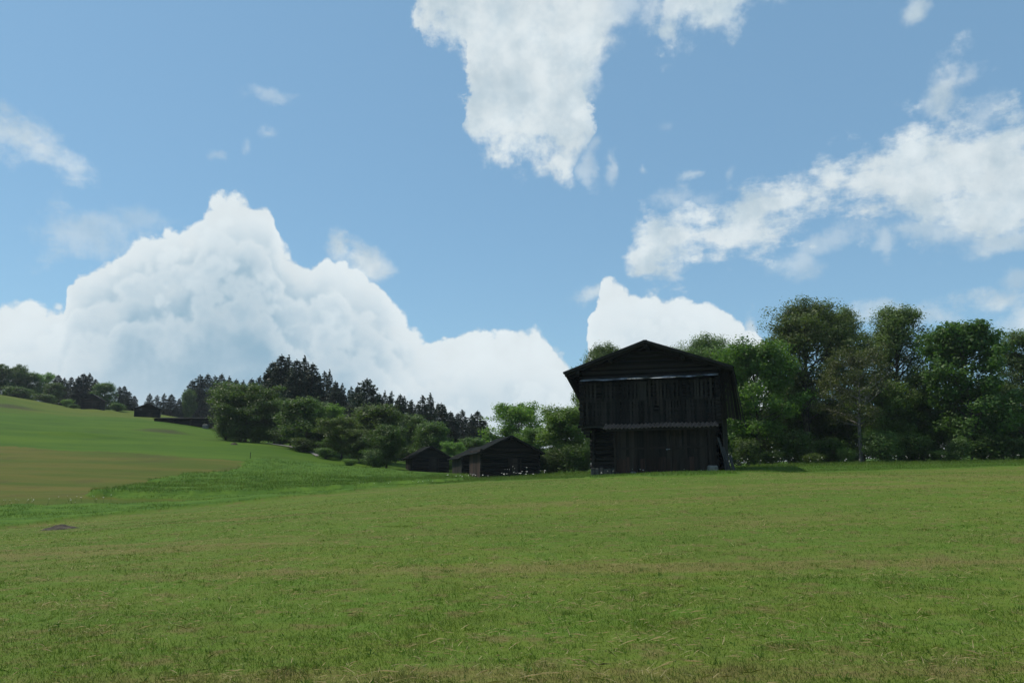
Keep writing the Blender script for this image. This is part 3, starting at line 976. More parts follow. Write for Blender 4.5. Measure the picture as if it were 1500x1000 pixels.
for i, (u, v, w) in enumerate([(73, 550, 18), (83, 554, 16), (93, 553, 16), (103, 552, 18), (111, 548, 22), (120, 548, 22), (129, 556, 16), (166, 567, 15), (173, 566, 14), (181, 574, 14), (189, 580, 12)]):
    plant(kinds[i % 2], 'spruce_tree', u, 246 + (i * 5) % 14, v, w * 1.7, nth(i, 'dark spruce', 'on the skyline of the left slope'), 'spruce', G5)
for i, (k, u, v, w) in enumerate([(1, 212, 577, 16), (2, 223, 579, 18), (1, 233, 577, 14), (0, 244, 578, 18), (0, 256, 584, 12)]):
    plant(kinds[k], 'spruce_tree', u, 262, v, w * 1.6, nth(i, 'small dark spruce', 'behind the hut with the bright eave'), 'spruce', G5)
for a in [
    ('round', 8, 240, 534, 44, 'dark rounded tree at the left picture edge'),
    ('mid', 32, 243, 545, 34, 'dark green tree second from the left picture edge'),
    ('light', 52, 246, 545, 30, 'open airy tree on the left skyline'),
    ('mid', 68, 238, 560, 30, 'low green tree before the skyline spruces'),
    ('mid', 146, 246, 560, 36, 'broad tree right behind the upper hut'),
    ('round', -30, 238, 530, 50, 'dark tree standing outside the left picture edge'),
    ('mid', -70, 240, 535, 50, 'dark tree farther outside the left picture edge'),
    ('light', 244, 268, 598, 22, 'pale tree at the far end of the hut with the bright eave'),
    ('mid', 269, 268, 570, 24, 'leafy tree at the left side of the far spruce stand'),
]:
    plant(a[0], 'broadleaf_tree', a[1], a[2], a[3], a[4], a[5], 'tree', G5)
for a in [
    ('bush_g', 58, 226, 576, 34, 'dark bush on the left skyline'),
    ('bush_y', 89, 219, 584, 18, 'pale bush on the slope below the skyline'),
    ('bush_g', 100, 217, 592, 16, 'low bush beside the pale bush'),
    ('bush_g', 166, 219, 590, 24, 'rounded bush right of the upper hut'),
    ('bush_g', 20, 229, 566, 44, 'bush under the dark rounded tree at the left edge'),
]:
    plant(a[0], 'bush', a[1], a[2], a[3], a[4], a[5], 'bush', 'bushes on the left slope', parts=('stem', 'foliage'))
# ------------------------------------------------------------------ the big hay barn
def at_barn(u, vb, Y):
    x, y, z = W(u, vb, Y)
    return x, y, gz(x, y)


def plank_row(mb, x0, x1, y, z0, z1, w=.16, gap=.02, th=.03, jz=.04, jy=.012, skip=0.0):
    x = x0
    while x < x1 - .04:
        ww = min(w * random.uniform(.75, 1.3), x1 - x)
        if random.random() >= skip:
            yy = y + random.uniform(-jy, jy)
            mb.box(x, x + ww, yy - th, yy, z0 + random.uniform(-jz, jz), z1 + random.uniform(-jz, jz), .004)
        x += ww + gap * random.uniform(.4, 1.8)


def log_wall(mb, p, q, z0, z1, r=.13, over=0.0, skip_gap=0.0):
    """stacked round logs from p to q"""
    p, q = Vector((*p, 0)), Vector((*q, 0))
    d = (q - p).normalized()
    z = z0 + r
    while z < z1:
        o = over * random.uniform(.7, 1.2)
        a, b = p - d * o, q + d * o
        rr = r * random.uniform(.92, 1.03)
        mb.tube([(a.x, a.y, z + random.uniform(-.01, .01)), ((a.x + b.x) / 2, (a.y + b.y) / 2, z + random.uniform(-.02, .02)), (b.x, b.y, z)], [rr, rr, rr], 8)
        z += 2 * r


def slab(mb, e0, e1, r1, r0, th):
    """roof slab over the four corners eave front, eave back, ridge back, ridge front"""
    e0, e1, r1, r0 = map(Vector, (e0, e1, r1, r0))
    n = (e1 - e0).cross(r0 - e0).normalized()
    if n.z < 0: n = -n
    top = [e0, e1, r1, r0]
    mb.add([tuple(p) for p in top] + [tuple(p - n * th) for p in top], [(0, 1, 2, 3), (7, 6, 5, 4), (0, 4, 5, 1), (1, 5, 6, 2), (2, 6, 7, 3), (3, 7, 4, 0)])


def big_barn():
    Y0 = 60.0
    ux = 953
    x, y, _ = W(ux, 690, Y0)
    z = W(ux, 691.5, Y0)[2]
    b = empty('hay_barn', (x, y, z), R(-17))
    tag(b, 'big blackened timber hay barn with slatted gable front at the wood edge', 'barn')
    hw = 5.12          # half width of the upper storey
    D = 9.5
    # stone foundation under the left front corner and the rear walls
    m = MB()
    random.seed(3)
    for i in range(7):
        m.box(-4.72 + i * .33, -4.41 + i * .33, .95 + random.uniform(0, .05), 1.5, -1.2, .30 + random.uniform(-.05, .1), .03)
    m.box(-4.6, 4.6, 1.6, D - .1, -1.5, .32)
    m.build('foundation', M['stone'], b, bevel=.03)
    # lower storey log walls
    m = MB()
    log_wall(m, (-4.55, 1.4), (4.6, 1.4), .3, 3.05, .14, .25)
    m.build('lower_log_wall', M['log_x'], b)
    m = MB()
    log_wall(m, (-4.5, 1.2), (-4.5, D), .42, 3.1, .14, .2)
    m.build('side_log_wall', M['log_y'], b)
    m = MB()
    log_wall(m, (4.85, .5), (4.85, D), .1, 3.1, .14, .25)
    m.build('side_log_wall', M['log_y'], b)
    # boarded annex before the right part of the lower storey
    m = MB()
    plank_row(m, -2.55, 4.75, .02, .12, 3.15, .19, .012, .035, .07)
    an = m.build('annex_wall', M['brown_wood'], b)
    m = MB()
    plank_row(m, -2.52, 3.2, -.022, -.05, 1.05, .2, .03, .03, .10, .008, .25)
    m.build('skirting_board', M['red_wood'], an)
    m = MB(); m.box(-2.6, -2.55, .02, 1.3, .1, 3.1)
    m.build('annex_side', M['brown_wood'], b)
    m = MB(); m.box(4.76, 4.81, .02, 1.3, .1, 3.1)
    m.build('annex_side', M['brown_wood'], b)
    m = MB(); m.beam((-2.1, -.07, 1.76), (4.35, -.07, 1.88), .07, .13)
    m.build('rail', M['brown_wood'], b)
    for px in (-2.62, -.35, 1.55, 4.1):
        m = MB(); m.beam((px, -.10, -.15), (px + random.uniform(-.04, .04), -.1, 3.2), .13, .10)
        m.build('post', M['brown_wood'], b)
    m = MB(); m.beam((1.2, -.12, 1.68), (1.52, -.12, 1.70), .04, .05); m.beam((1.25, -.13, 1.64), (1.3, -.1, 1.72), .02, .08)
    m.build('door_latch', M['tin'], b)
    m = MB(); m.box(1.62, 2.62, -.045, -.02, .1, 1.72); m.beam((1.66, -.06, .4), (2.58, -.06, 1.5), .03, .09); 
    m.build('door', M['brown_wood'], b)
    # corrugated pent roof over the annex
    nx, ny = 260, 5
    vs, fs = [], []
    for j in range(ny):
        for i in range(nx):
            xx = -3.35 + 8.4 * i / (nx - 1); t = j / (ny - 1)
            zz = 3.26 + .05 * i / (nx - 1) + t * .36 + .045 * math.sin(i / (nx - 1) * 8.4 / .30 * 6.283) + .03 * math.sin(xx * 1.3)
            if xx < -2.4: zz -= .10 * (-2.4 - xx) * (1 - t)
            vs.append((xx, -.95 + t * 1.0, zz))
    for j in range(ny - 1):
        for i in range(nx - 1):
            a = j * nx + i; fs.append((a, a + 1, a + nx + 1, a + nx))
    pm = pyd('pent_roof', (vs, fs), M['tile'])
    pr = link('pent_roof', pm, b)
    md = pr.modifiers.new('thick', 'SOLIDIFY'); md.thickness = .035
    m = MB()
    m.beam((-3.2, -.8, 3.10), (4.95, -.8, 3.16), .09, .11)
    for px in (-3.1, -1.6, -.1, 1.4, 2.9, 4.6):
        m.beam((px, -.9, 3.16), (px, .2, 3.48), .07, .08)
    m.build('pent_rafter', M['brown_wood'], pr)
    m = MB(); m.beam((-5.0, -.05, 3.42), (-2.6, -.05, 3.44), .16, .10)
    m.build('floor_beam', M['grey_plank'], b)
    # upper storey: dark hayloft wall, slatted boards in three tiers
    m = MB(); log_wall(m, (-hw + .1, .42), (hw - .1, .42), 3.45, 7.0, .14, .0)
    m.build('loft_wall', M['log_x'], b)
    m = MB()
    plank_row(m, -hw + .12, -1.1, .03, 5.35, 6.85, .17, .11, .03, .06, .02, .12)
    plank_row(m, 1.15, hw - .15, .03, 5.35, 6.85, .17, .10, .03, .06, .02, .12)
    plank_row(m, -hw + .12, hw - .15, .07, 3.55, 5.45, .15, .06, .03, .08, .02, .06)
    for z_ in (3.62, 4.75, 5.42, 6.75):
        m.beam((-hw + .1, .14, z_), (hw - .1, .14, z_ + random.uniform(-.04, .04)), .08, .12)
    m.build('slatted_front', M['old_wood'], b)
    m = MB()
    for px, w_ in ((.02, .16), (.35, .10), (.62, .17), (.86, .15)):
        m.box(px, px + w_, -.01, .02, 4.95 if px < .8 else 4.3, 6.9, .006)
    m.build('loft_shutter', M['brown_wood'], b)
    m = MB(); plank_row(m, -1.1, .0, .05, 5.4, 6.85, .2, .05, .03)
    m.build('loft_hatch', M['old_wood'], b)
    m = MB(); m.box(.30, 1.15, .045, .06, 3.75, 4.5); m.beam((.26, .0, 4.52), (1.2, .0, 4.52), .08, .08); m.beam((.26, .0, 3.72), (1.2, .0, 3.72), .08, .07)
    m.build('hatch_opening', M['log_x'], b)
    # corner posts and stacked log ends
    for s in (-1, 1):
        m = MB()
        zz = 3.5
        while zz < 6.9:
            m.box(s * hw - .14, s * hw + .14, -.32 + random.uniform(-.12, .1), .6, zz, zz + .22, .01)
            zz += .29
        m.build('log_end', M['log_y'], b)
    m = MB()
    zz = 3.4
    while zz < 5.3:
        m.box(-hw - .34 + random.uniform(-.1, .1), -hw, .42, .64, zz, zz + .2, .012)
        zz += .28
    for i, (px, zz) in enumerate(((-5.3, 3.15), (-5.12, 2.9), (-4.95, 2.65))):
        m.box(px, -4.6, .4, .66, zz, zz + .22, .012)
    m.build('log_end', M['log_x'], b)
    # right and left side of the upper storey
    m = MB(); log_wall(m, (hw, .3), (hw, D), 3.3, 7.6, .14, .1); log_wall(m, (-hw, .3), (-hw, D), 3.3, 7.6, .14, .1)
    m.box(-hw, hw, D - .15, D, .3, 7.7)
    m.build('loft_side_wall', M['log_y'], b)
    # galvanised strip below the gable
    vs, fs = [], []
    n = 60
    for i in range(n):
        xx = -5.15 + 10.35 * i / (n - 1)
        w1 = .03 * math.sin(i * .9) + .02 * math.sin(i * .31) - (.10 if 22 < i < 33 else 0)
        zz = 6.98 + .10 * (i / n) + .02 * math.sin(i * .37)
        h_ = .12 + .03 * math.sin(i * .7) - (.10 if 20 < i < 36 else 0)
        vs += [(xx, -.48 + w1 * .5, zz - h_ * .45), (xx, -.44 + w1 * .5, zz + h_ * .25), (xx, .2, zz + .26)]
    for i in range(n - 1):
        for k in range(2):
            fs.append((3 * i + k, 3 * i + 3 + k, 3 * i + 4 + k, 3 * i + 1 + k))
    st = link('drip_strip', pyd('drip_strip', (vs, fs), M['tin']), b)
    md = st.modifiers.new('thick', 'SOLIDIFY'); md.thickness = .02
    # roof
    ex, ez, rz_, fo, bk = 6.28, 7.52, 9.72, 1.25, D + .9
    m = MB()
    def zr(xx): return rz_ - (rz_ - ez) * abs(xx) / ex
    # gable of stacked logs
    g = MB()
    zz = 7.22
    while zz < 9.2:
        half = (rz_ - .25 - zz) / (rz_ - ez) * ex
        half = min(half, hw + .1)
        if half > .4:
            g.tube([(-half, .05 + random.uniform(-.05, .05), zz), (0, .05, zz + random.uniform(-.02, .02)), (half, .05 + random.uniform(-.05, .05), zz)], [.11] * 3, 8)
        zz += .36
    g.box(-5.0, 5.0, .22, .26, 7.1, 7.9); g.box(-3.4, 3.4, .22, .26, 7.9, 8.5); g.box(-1.8, 1.8, .22, .26, 8.5, 9.0)
    g.build('gable', M['log_x'], b)
    for s in (-1, 1):
        m = MB()
        slab(m, (s * ex, -fo, ez), (s * ex, bk, ez), (0, bk, rz_), (0, -fo, rz_), .10)
        rf = m.build('roof', M['shingle'], b)
        m = MB()
        n = 16
        for i in range(n):       # rows of roof boards with ragged lower ends
            t0, t1 = i / n, (i + 1.25) / n
            yy = -fo - .02
            while yy < bk:
                w_ = random.uniform(.5, .9)
                xa, xb = s * ex * (1 - t0) * 1.005 + s * random.uniform(0, .05), s * ex * (1 - t1)
                if abs(xb) < .05 or t1 > 1: xb = s * .02
                m.add([(xa, yy, zr(xa) + .035), (xa, yy + w_ - .015, zr(xa) + .035), (xb, yy + w_ - .015, zr(xb) + .012), (xb, yy, zr(xb) + .012)], [(0, 1, 2, 3)])
                yy += w_
        m.build('roof_board', M['shingle'], rf)
        m = MB(); m.beam((s * ex, -fo - .03, ez - .03), (0, -fo - .03, rz_ - .03), .05, .2)
        m.build('verge_board', M['old_wood'], rf)
        m = MB()
        for k in range(9):
            yy = -fo + .35 + k * 1.3
            m.beam((s * (ex - .05), yy, ez - .2), (s * .1, yy, rz_ - .2), .14, .13)
        m.build('rafter', M['old_wood'], rf)
    for px in (-5.2, -2.7, 0, 2.7, 5.2):
        m = MB(); m.tube([(px, -fo + .12, zr(px) - .38), (px, 1.0, zr(px) - .38)], [.13, .13], 8)
        m.build('purlin', M['log_y'], b)
    m = MB(); m.beam((0, -fo, rz_ + .04), (0, bk, rz_ + .04), .3, .06); m.build('ridge_board', M['shingle'], b)
    # boarded struts below the eaves: slanting on the left, a flared weather skirt on the right
    m = MB()
    yy = -fo + .1
    while yy < D:
        w_ = random.uniform(.22, .34)
        m.add([(-6.2, yy, 7.42), (-6.2, yy + w_, 7.42), (-5.12, yy + w_ + .9, 5.15 + random.uniform(-.1, .1)), (-5.12, yy + .9, 5.15 + random.uniform(-.1, .1)),
               (-6.16, yy, 7.38), (-6.16, yy + w_, 7.38), (-5.08, yy + w_ + .9, 5.13), (-5.08, yy + .9, 5.13)],
              [(0, 1, 2, 3), (7, 6, 5, 4), (0, 4, 5, 1), (1, 5, 6, 2), (2, 6, 7, 3), (3, 7, 4, 0)])
        yy += w_ + .01
    m.build('eave_boarding', M['old_wood'], b)
    m = MB()
    n = 34
    for i in range(n):
        t0, t1 = i / n, (i + .96) / n
        y0, y1 = -.9 + t0 * 10.6, -.9 + t1 * 10.6
        zl = lambda t: 7.42 - (3.1 + .55 * min(1, t * 1.15)) + random.uniform(-.06, .06)
        xl = lambda t: 6.72 + .1 * t
        m.add([(6.22, y0, 7.46), (6.22, y1, 7.46), (xl(t1) , y1, zl(t1)), (xl(t0), y0, zl(t0)), (6.26, y0, 7.46), (6.26, y1, 7.46), (xl(t1) + .04, y1, zl(t1)), (xl(t0) + .04, y0, zl(t0))],
              [(0, 1, 2, 3), (7, 6, 5, 4), (0, 4, 5, 1), (1, 5, 6, 2), (2, 6, 7, 3), (3, 7, 4, 0)])
    m.build('weather_boarding', M['old_wood'], b)
    m = MB()
    xx = 5.16
    while xx < 6.2:
        w_ = min(random.uniform(.15, .22), 6.24 - xx)
        qa, qb = (xx - 5.16) / 1.08, (xx + w_ - .012 - 5.16) / 1.08
        ya, yb = .55 + .5 * qa, .55 + .5 * qb
        bt = lambda q: (5.16 + 1.56 * q, 3.95 - .12 * q)
        jz = random.uniform(-.05, .05)
        tp = lambda q: (5.16 + 1.08 * q, 7.66 - .30 * q)
        vs = []
        for dy in (0, .05):
            for q, yq, fn in ((qa, ya, bt), (qb, yb, bt), (qb, yb, tp), (qa, ya, tp)):
                px_, pz_ = fn(q)
                vs.append((px_, yq + dy, pz_ + (jz if fn is bt else 0)))
        m.add(vs, [(0, 1, 2, 3), (7, 6, 5, 4), (0, 4, 5, 1), (1, 5, 6, 2), (2, 6, 7, 3), (3, 7, 4, 0)])
        xx += w_
    m.build('end_boarding', M['old_wood'], b)
    # struts on the right wall
    for k in range(3):
        m = MB(); m.beam((5.2, .3 + k * 3.5, 5.4), (6.15, .3 + k * 3.5, 7.3), .12, .12); m.build('strut', M['old_wood'], b)
    # dark lean-to boards on the right wall
    m = MB()
    yy = 0.1
    while yy < D - .5:
        w_ = random.uniform(.2, .32)
        m.box(5.28 + random.uniform(-.02, .02), 5.33, yy, yy + w_ - .015, -.2 + random.uniform(-.1, .1), 4.9)
        yy += w_
    m.build('side_boarding', M['old_wood'], b)

    def world(px, py):
        c, s = math.cos(R(-17)), math.sin(R(-17))
        return x + px * c - py * s, y + px * s + py * c
    # things leaning on or lying by the barn
    for i, (px, tx, h, lab, mt) in enumerate(((4.98, 5.65, 2.6, 'grey green plank leaning steeply on the right corner of the big barn', 'grey_plank'), (5.3, 5.8, 1.9, 'grey plank leaning lower on the right corner of the big barn', 'grey_plank'), (5.75, 6.05, 1.3, 'short pale plank leaning outermost on the right corner of the big barn', 'grey_plank'))):
        wx, wy = world(tx, -.75)
        zz = gz(wx, wy) + .02
        t = empty('leaning_plank', (wx, wy, zz), R(-17))
        tag(t, lab, 'plank', 'planks leaning on the big barn')
        m = MB(); m.beam((0, 0, 0), (px - tx, .62, h), .24, .035, roll=R(8)); m.build('board', M[mt], t)
        m = MB(); m.beam(((px - tx) * .5 - .02, .27, h * .5), ((px - tx) * .5 + .2, .27, h * .5 + .05), .06, .03); m.build('batten', M[mt], t)
    wx, wy = world(4.55, -.9)
    m = MB(); m.box(-.36, .36, -.3, .3, -.25, .58, .06)
    o = m.build('stone_block', M['pale_stone'], None, (wx, wy, gz(wx, wy)), R(-10), bevel=.08)
    tag(o, 'pale stone block lying before the right end of the big barn', 'stone')
    wx, wy = world(-1.15, -.7)
    m = MB(); m.box(-.22, .22, -.15, .15, -.1, .26, .05)
    o = m.build('fieldstone', M['pale_stone'], None, (wx, wy, gz(wx, wy)), R(20), bevel=.08)
    tag(o, 'small whitish stone in the grass before the big barn annex', 'stone')
    return b


big_barn()


def small_barn(name, label, u, vb, Y, rot, hw, D, wall, rise, over_s, over_f, over_b, group, drip=None, left='old_wood', front='log_x', low=.0, seed=1, parts=True, roof='shingle'):
    random.seed(seed)
    x, y, _ = W(u, vb, Y)
    z = W(u, vb, Y)[2] - low
    b = empty(name, (x, y, z), R(rot))
    tag(b, label, 'barn', group)
    ex = hw + over_s
    rz_ = wall + rise; ez = wall - rise * over_s / hw
    def zr(xx): return rz_ - (rz_ - ez) * abs(xx) / ex
    m = MB()
    log_wall(m, (-hw, 0), (hw, 0), -.6, wall, .13, .12)
    m.build('front_wall', M[front], b)
    m = MB()
    zz = wall + .1
    while zz < rz_ - .25:
        half = max((rz_ - .15 - zz) / rise * hw, .2)
        m.box(-half, half, -.06, .08, zz - .11, zz + .10, .012)
        zz += .23
    m.add([(-hw, .09, wall - .1), (hw, .09, wall - .1), (0, .09, rz_ - .12), (-hw, .13, wall - .1), (hw, .13, wall - .1), (0, .13, rz_ - .12)], [(0, 1, 2), (5, 4, 3), (0, 3, 4, 1), (1, 4, 5, 2), (2, 5, 3, 0)])
    m.build('gable', M[front], b)
    m = MB()
    yy = 0.12
    while yy < D:
        w_ = random.uniform(.16, .26)
        m.box(-hw - .05, -hw, yy, yy + w_ - .012, -.8, wall + .1, .006)
        yy += w_
    m.build('left_wall', M[left], b)
    m = MB(); log_wall(m, (hw, .1), (hw, D), -.6, wall + .1, .13, .1); m.box(-hw, hw, D - .1, D, -.6, wall); m.build('right_wall', M['log_y'], b)
    for s in (-1, 1):
        m = MB()
        slab(m, (s * ex, -over_f, ez), (s * ex, D + over_b, ez), (0, D + over_b, rz_ + .0), (0, -over_f, rz_), .09)
        rf = m.build('roof', M[roof], b)
        m = MB()
        n = 9
        for i in range(n):
            t0, t1 = i / n, min((i + 1.25) / n, .998)
            yy = -over_f - .02
            while yy < D + over_b:
                w_ = random.uniform(.5, .9)
                xa, xb = s * ex * (1 - t0) * 1.004 + s * random.uniform(0, .04), s * ex * (1 - t1)
                m.add([(xa, yy, zr(xa) + .035), (xa, yy + w_ - .02, zr(xa) + .035), (xb, yy + w_ - .02, zr(xb) + .012), (xb, yy, zr(xb) + .012)], [(0, 1, 2, 3)])
                yy += w_
        m.build('roof_board', M[roof], rf)
        m = MB(); m.beam((s * ex, -over_f - .03, ez - .03), (0, -over_f - .03, rz_ - .03), .05, .17); m.build('verge_board', M['old_wood'], rf)
    m = MB()
    for px in (-hw, 0, hw):
        m.tube([(px, -over_f + .1, zr(px) - .28), (px, .4, zr(px) - .28)], [.11, .11], 8)
    m.build('purlin', M['log_y'], b)
    if parts:
        m = MB(); plank_row(m, -.2, 1.1, -.16, -.3, min(1.9, wall - .3), .2, .012, .03)
        d = m.build('door', M['brown_wood'], b)
        m = MB(); m.beam((-.25, -.22, .4), (1.15, -.22, .4), .03, .1); m.beam((-.25, -.22, 1.4), (1.15, -.22, 1.42), .03, .1); m.build('ledge', M['brown_wood'], d)
        m = MB()
        for s in (-1, 1):
            zz = -.3
            m = MB()
            while zz < wall:
                m.box(s * hw - .12, s * hw + .12, -.28 + random.uniform(-.06, .05), -.02, zz, zz + .2, .01); zz += .26
            m.build('log_end', M['log_y'], b)
    if drip:
        x0, x1, zd, mt = drip
        m = MB(); m.beam((x0, -.38, zd), (x1, -.38, zd - .06), .05, .17); m.box(x0, x1, -.36, -.05, zd + .05, zd + .09); m.build('drip_board', M[mt], b)
    return b


GB = 'old hay barns on the meadow'
small_barn('hay_barn', 'dark gable barn with a reddish boarded side, standing nearest left of the big barn', 747, 700, 78, 13, 2.85, 6, 2.6, 1.45, .5, .7, .6, GB, drip=(-1.7, 2.9, 2.72, 'brown_wood'), left='red_wood', seed=2)
small_barn('hay_barn', 'dark back barn half hidden by the left side of the dark gable barn', 709, 699, 90, 16, 2.5, 5.2, 2.3, 1.2, .5, .6, .6, GB, left='old_wood', seed=3)
small_barn('hay_barn', 'small lone dark barn below the trees left of the two joined barns', 630, 690, 103, 18, 2.3, 4.2, 2.2, 1.3, .45, .6, .5, GB, drip=(-1.9, 2.4, .9, 'brown_wood'), seed=4, low=.3)
GH = 'little hay huts high on the left slope'


def hit_y(u, v, lo):
    return max(first_hit(u, v)[1], lo)


small_barn('hay_hut', 'upper little black hut standing before the trees of the left skyline', 133, 597.5, 215, 14, 2.3, 4.5, 2.9, 1.4, .5, .5, .5, GH, seed=5, low=.4, roof='grey_plank', front='brown_wood')
small_barn('hay_hut', 'lower little black hut with a bright eave above the green slope', 215, 613.5, 182, 22, 2.6, 5, 2.8, 1.1, .5, .5, .5, GH, seed=6, low=.4, roof='pale_plank')


def long_shed():
    random.seed(8)
    x, y = first_hit(267, 621.5)
    y = max(y, 160.0); x = ray(267, 621)[0] * y
    z = W(267, 621.5, y)[2]
    b = empty('log_shed', (x, y, z), R(-2))
    tag(b, 'long low dark log shed beside the hut with the bright eave', 'shed')
    m = MB(); log_wall(m, (-5.6, 0), (5.4, 0), -.5, 1.2, .13, .1); log_wall(m, (-5.6, 2.4), (5.4, 2.4), -.5, 1.4, .13, .1); m.build('log_wall', M['log_x'], b)
    m = MB()
    for px in (-5.6, -1.9, 1.8, 5.4):
        m.box(px - .12, px + .12, -.2, 2.5, -.6, 1.1, .01)
    m.build('post', M['old_wood'], b)
    m = MB(); m.add([(-5.9, -.45, 1.22), (5.7, -.45, 1.22), (5.7, 2.8, 1.6), (-5.9, 2.8, 1.6), (-5.9, -.45, 1.12), (5.7, -.45, 1.12), (5.7, 2.8, 1.5), (-5.9, 2.8, 1.5)],
                     [(0, 1, 2, 3), (7, 6, 5, 4), (0, 4, 5, 1), (1, 5, 6, 2), (2, 6, 7, 3), (3, 7, 4, 0)]); m.build('roof', M['shingle'], b)
    wx, wy, _ = W(301, 620, y - 2)
    m = MB(); m.box(-.5, .5, -.4, .4, -.4, .75, .12)
    tag(m.build('boulder', M['pale_stone'], None, (wx, wy, gz(wx, wy)), .3, bevel=.15), 'pale boulder at the right end of the long shed', 'stone')


long_shed()


# ------------------------------------------------------------------ small things on the meadow
def lump(name, x, y, rx, ry, h, mat, label, cat, seed, group=None):
    n = 40
    g = np.linspace(-1.25, 1.25, n)
    X, Y = np.meshgrid(g, g, indexing='ij')
    X, Y = X.ravel(), Y.ravel()
    r = np.hypot(X, Y)
    wx, wy = x + X * rx, y + Y * ry
    hh = h * np.clip(1 - r ** 2, -.4, 1) * (.45 + .9 * vn(X * 3 + seed * 7, Y * 3, seed)) + .10 * h * (vn(X * 11, Y * 11, seed + 1) - .5) * 2 - .02
    Z = height(wx, wy) + hh
    i, j = np.meshgrid(np.arange(n - 1), np.arange(n - 1), indexing='ij')
    f = np.stack([i * n + j, (i + 1) * n + j, (i + 1) * n + j + 1, i * n + j + 1], -1).reshape(-1, 4)
    z0 = gz(x, y)
    o = link(name, mesh_np(name, np.stack([wx - x, wy - y, Z - z0], 1), f, mat), None, (x, y, z0))
    tag(o, label, cat, group)


px, py = first_hit(88, 775)
lump('earth_heap', px, py, .68, .7, .14, M['soil'], 'flat dark heap of dug earth on the mown meadow at the left', 'earth heap', 3)
px, py = first_hit(343, 652)
lump('dark_stone', px, py, .55, .4, .28, M['soil'], 'small dark stone lying in the green slope below the large round tree', 'stone', 5)
px, py = first_hit(366, 676)
t = empty('boundary_stake', (px, py, gz(px, py)))
tag(t, 'thin wooden stake at the right tip of the pale mown field', 'stake')
m = MB(); m.tube([(0, 0, -.2), (.03, 0, .9)], [.035, .03], 6); m.build('post', M['grey_plank'], t)
m = MB(); m.tube([(.03, 0, .9), (.032, 0, 1.0)], [.045, .03], 6); m.build('cap', M['grey_plank'], t)

# gravel path that runs along the shaded wood edge
pl = [(388, 650.5), (400, 652), (420, 655), (440, 659), (455, 664), (464, 669)]
vs, fs = [], []
for i, (u, v) in enumerate(pl):
    x, y = first_hit(u, v - .5)
    for k, o in enumerate((-.4, 1.6)):
        vs.append((x, y + o, gz(x, y + o) + .12))
for i in range(len(pl) - 1):
    fs.append((2 * i, 2 * i + 2, 2 * i + 3, 2 * i + 1))
tag(link('path', pyd('path', (vs, fs), M['gravel'])), kind='structure')
# ------------------------------------------------------------------ sky with clouds, sun, camera
SUN_AZ, SUN_EL = -72.0, 58.0     # degrees from the +y axis (negative = left) and above the horizon


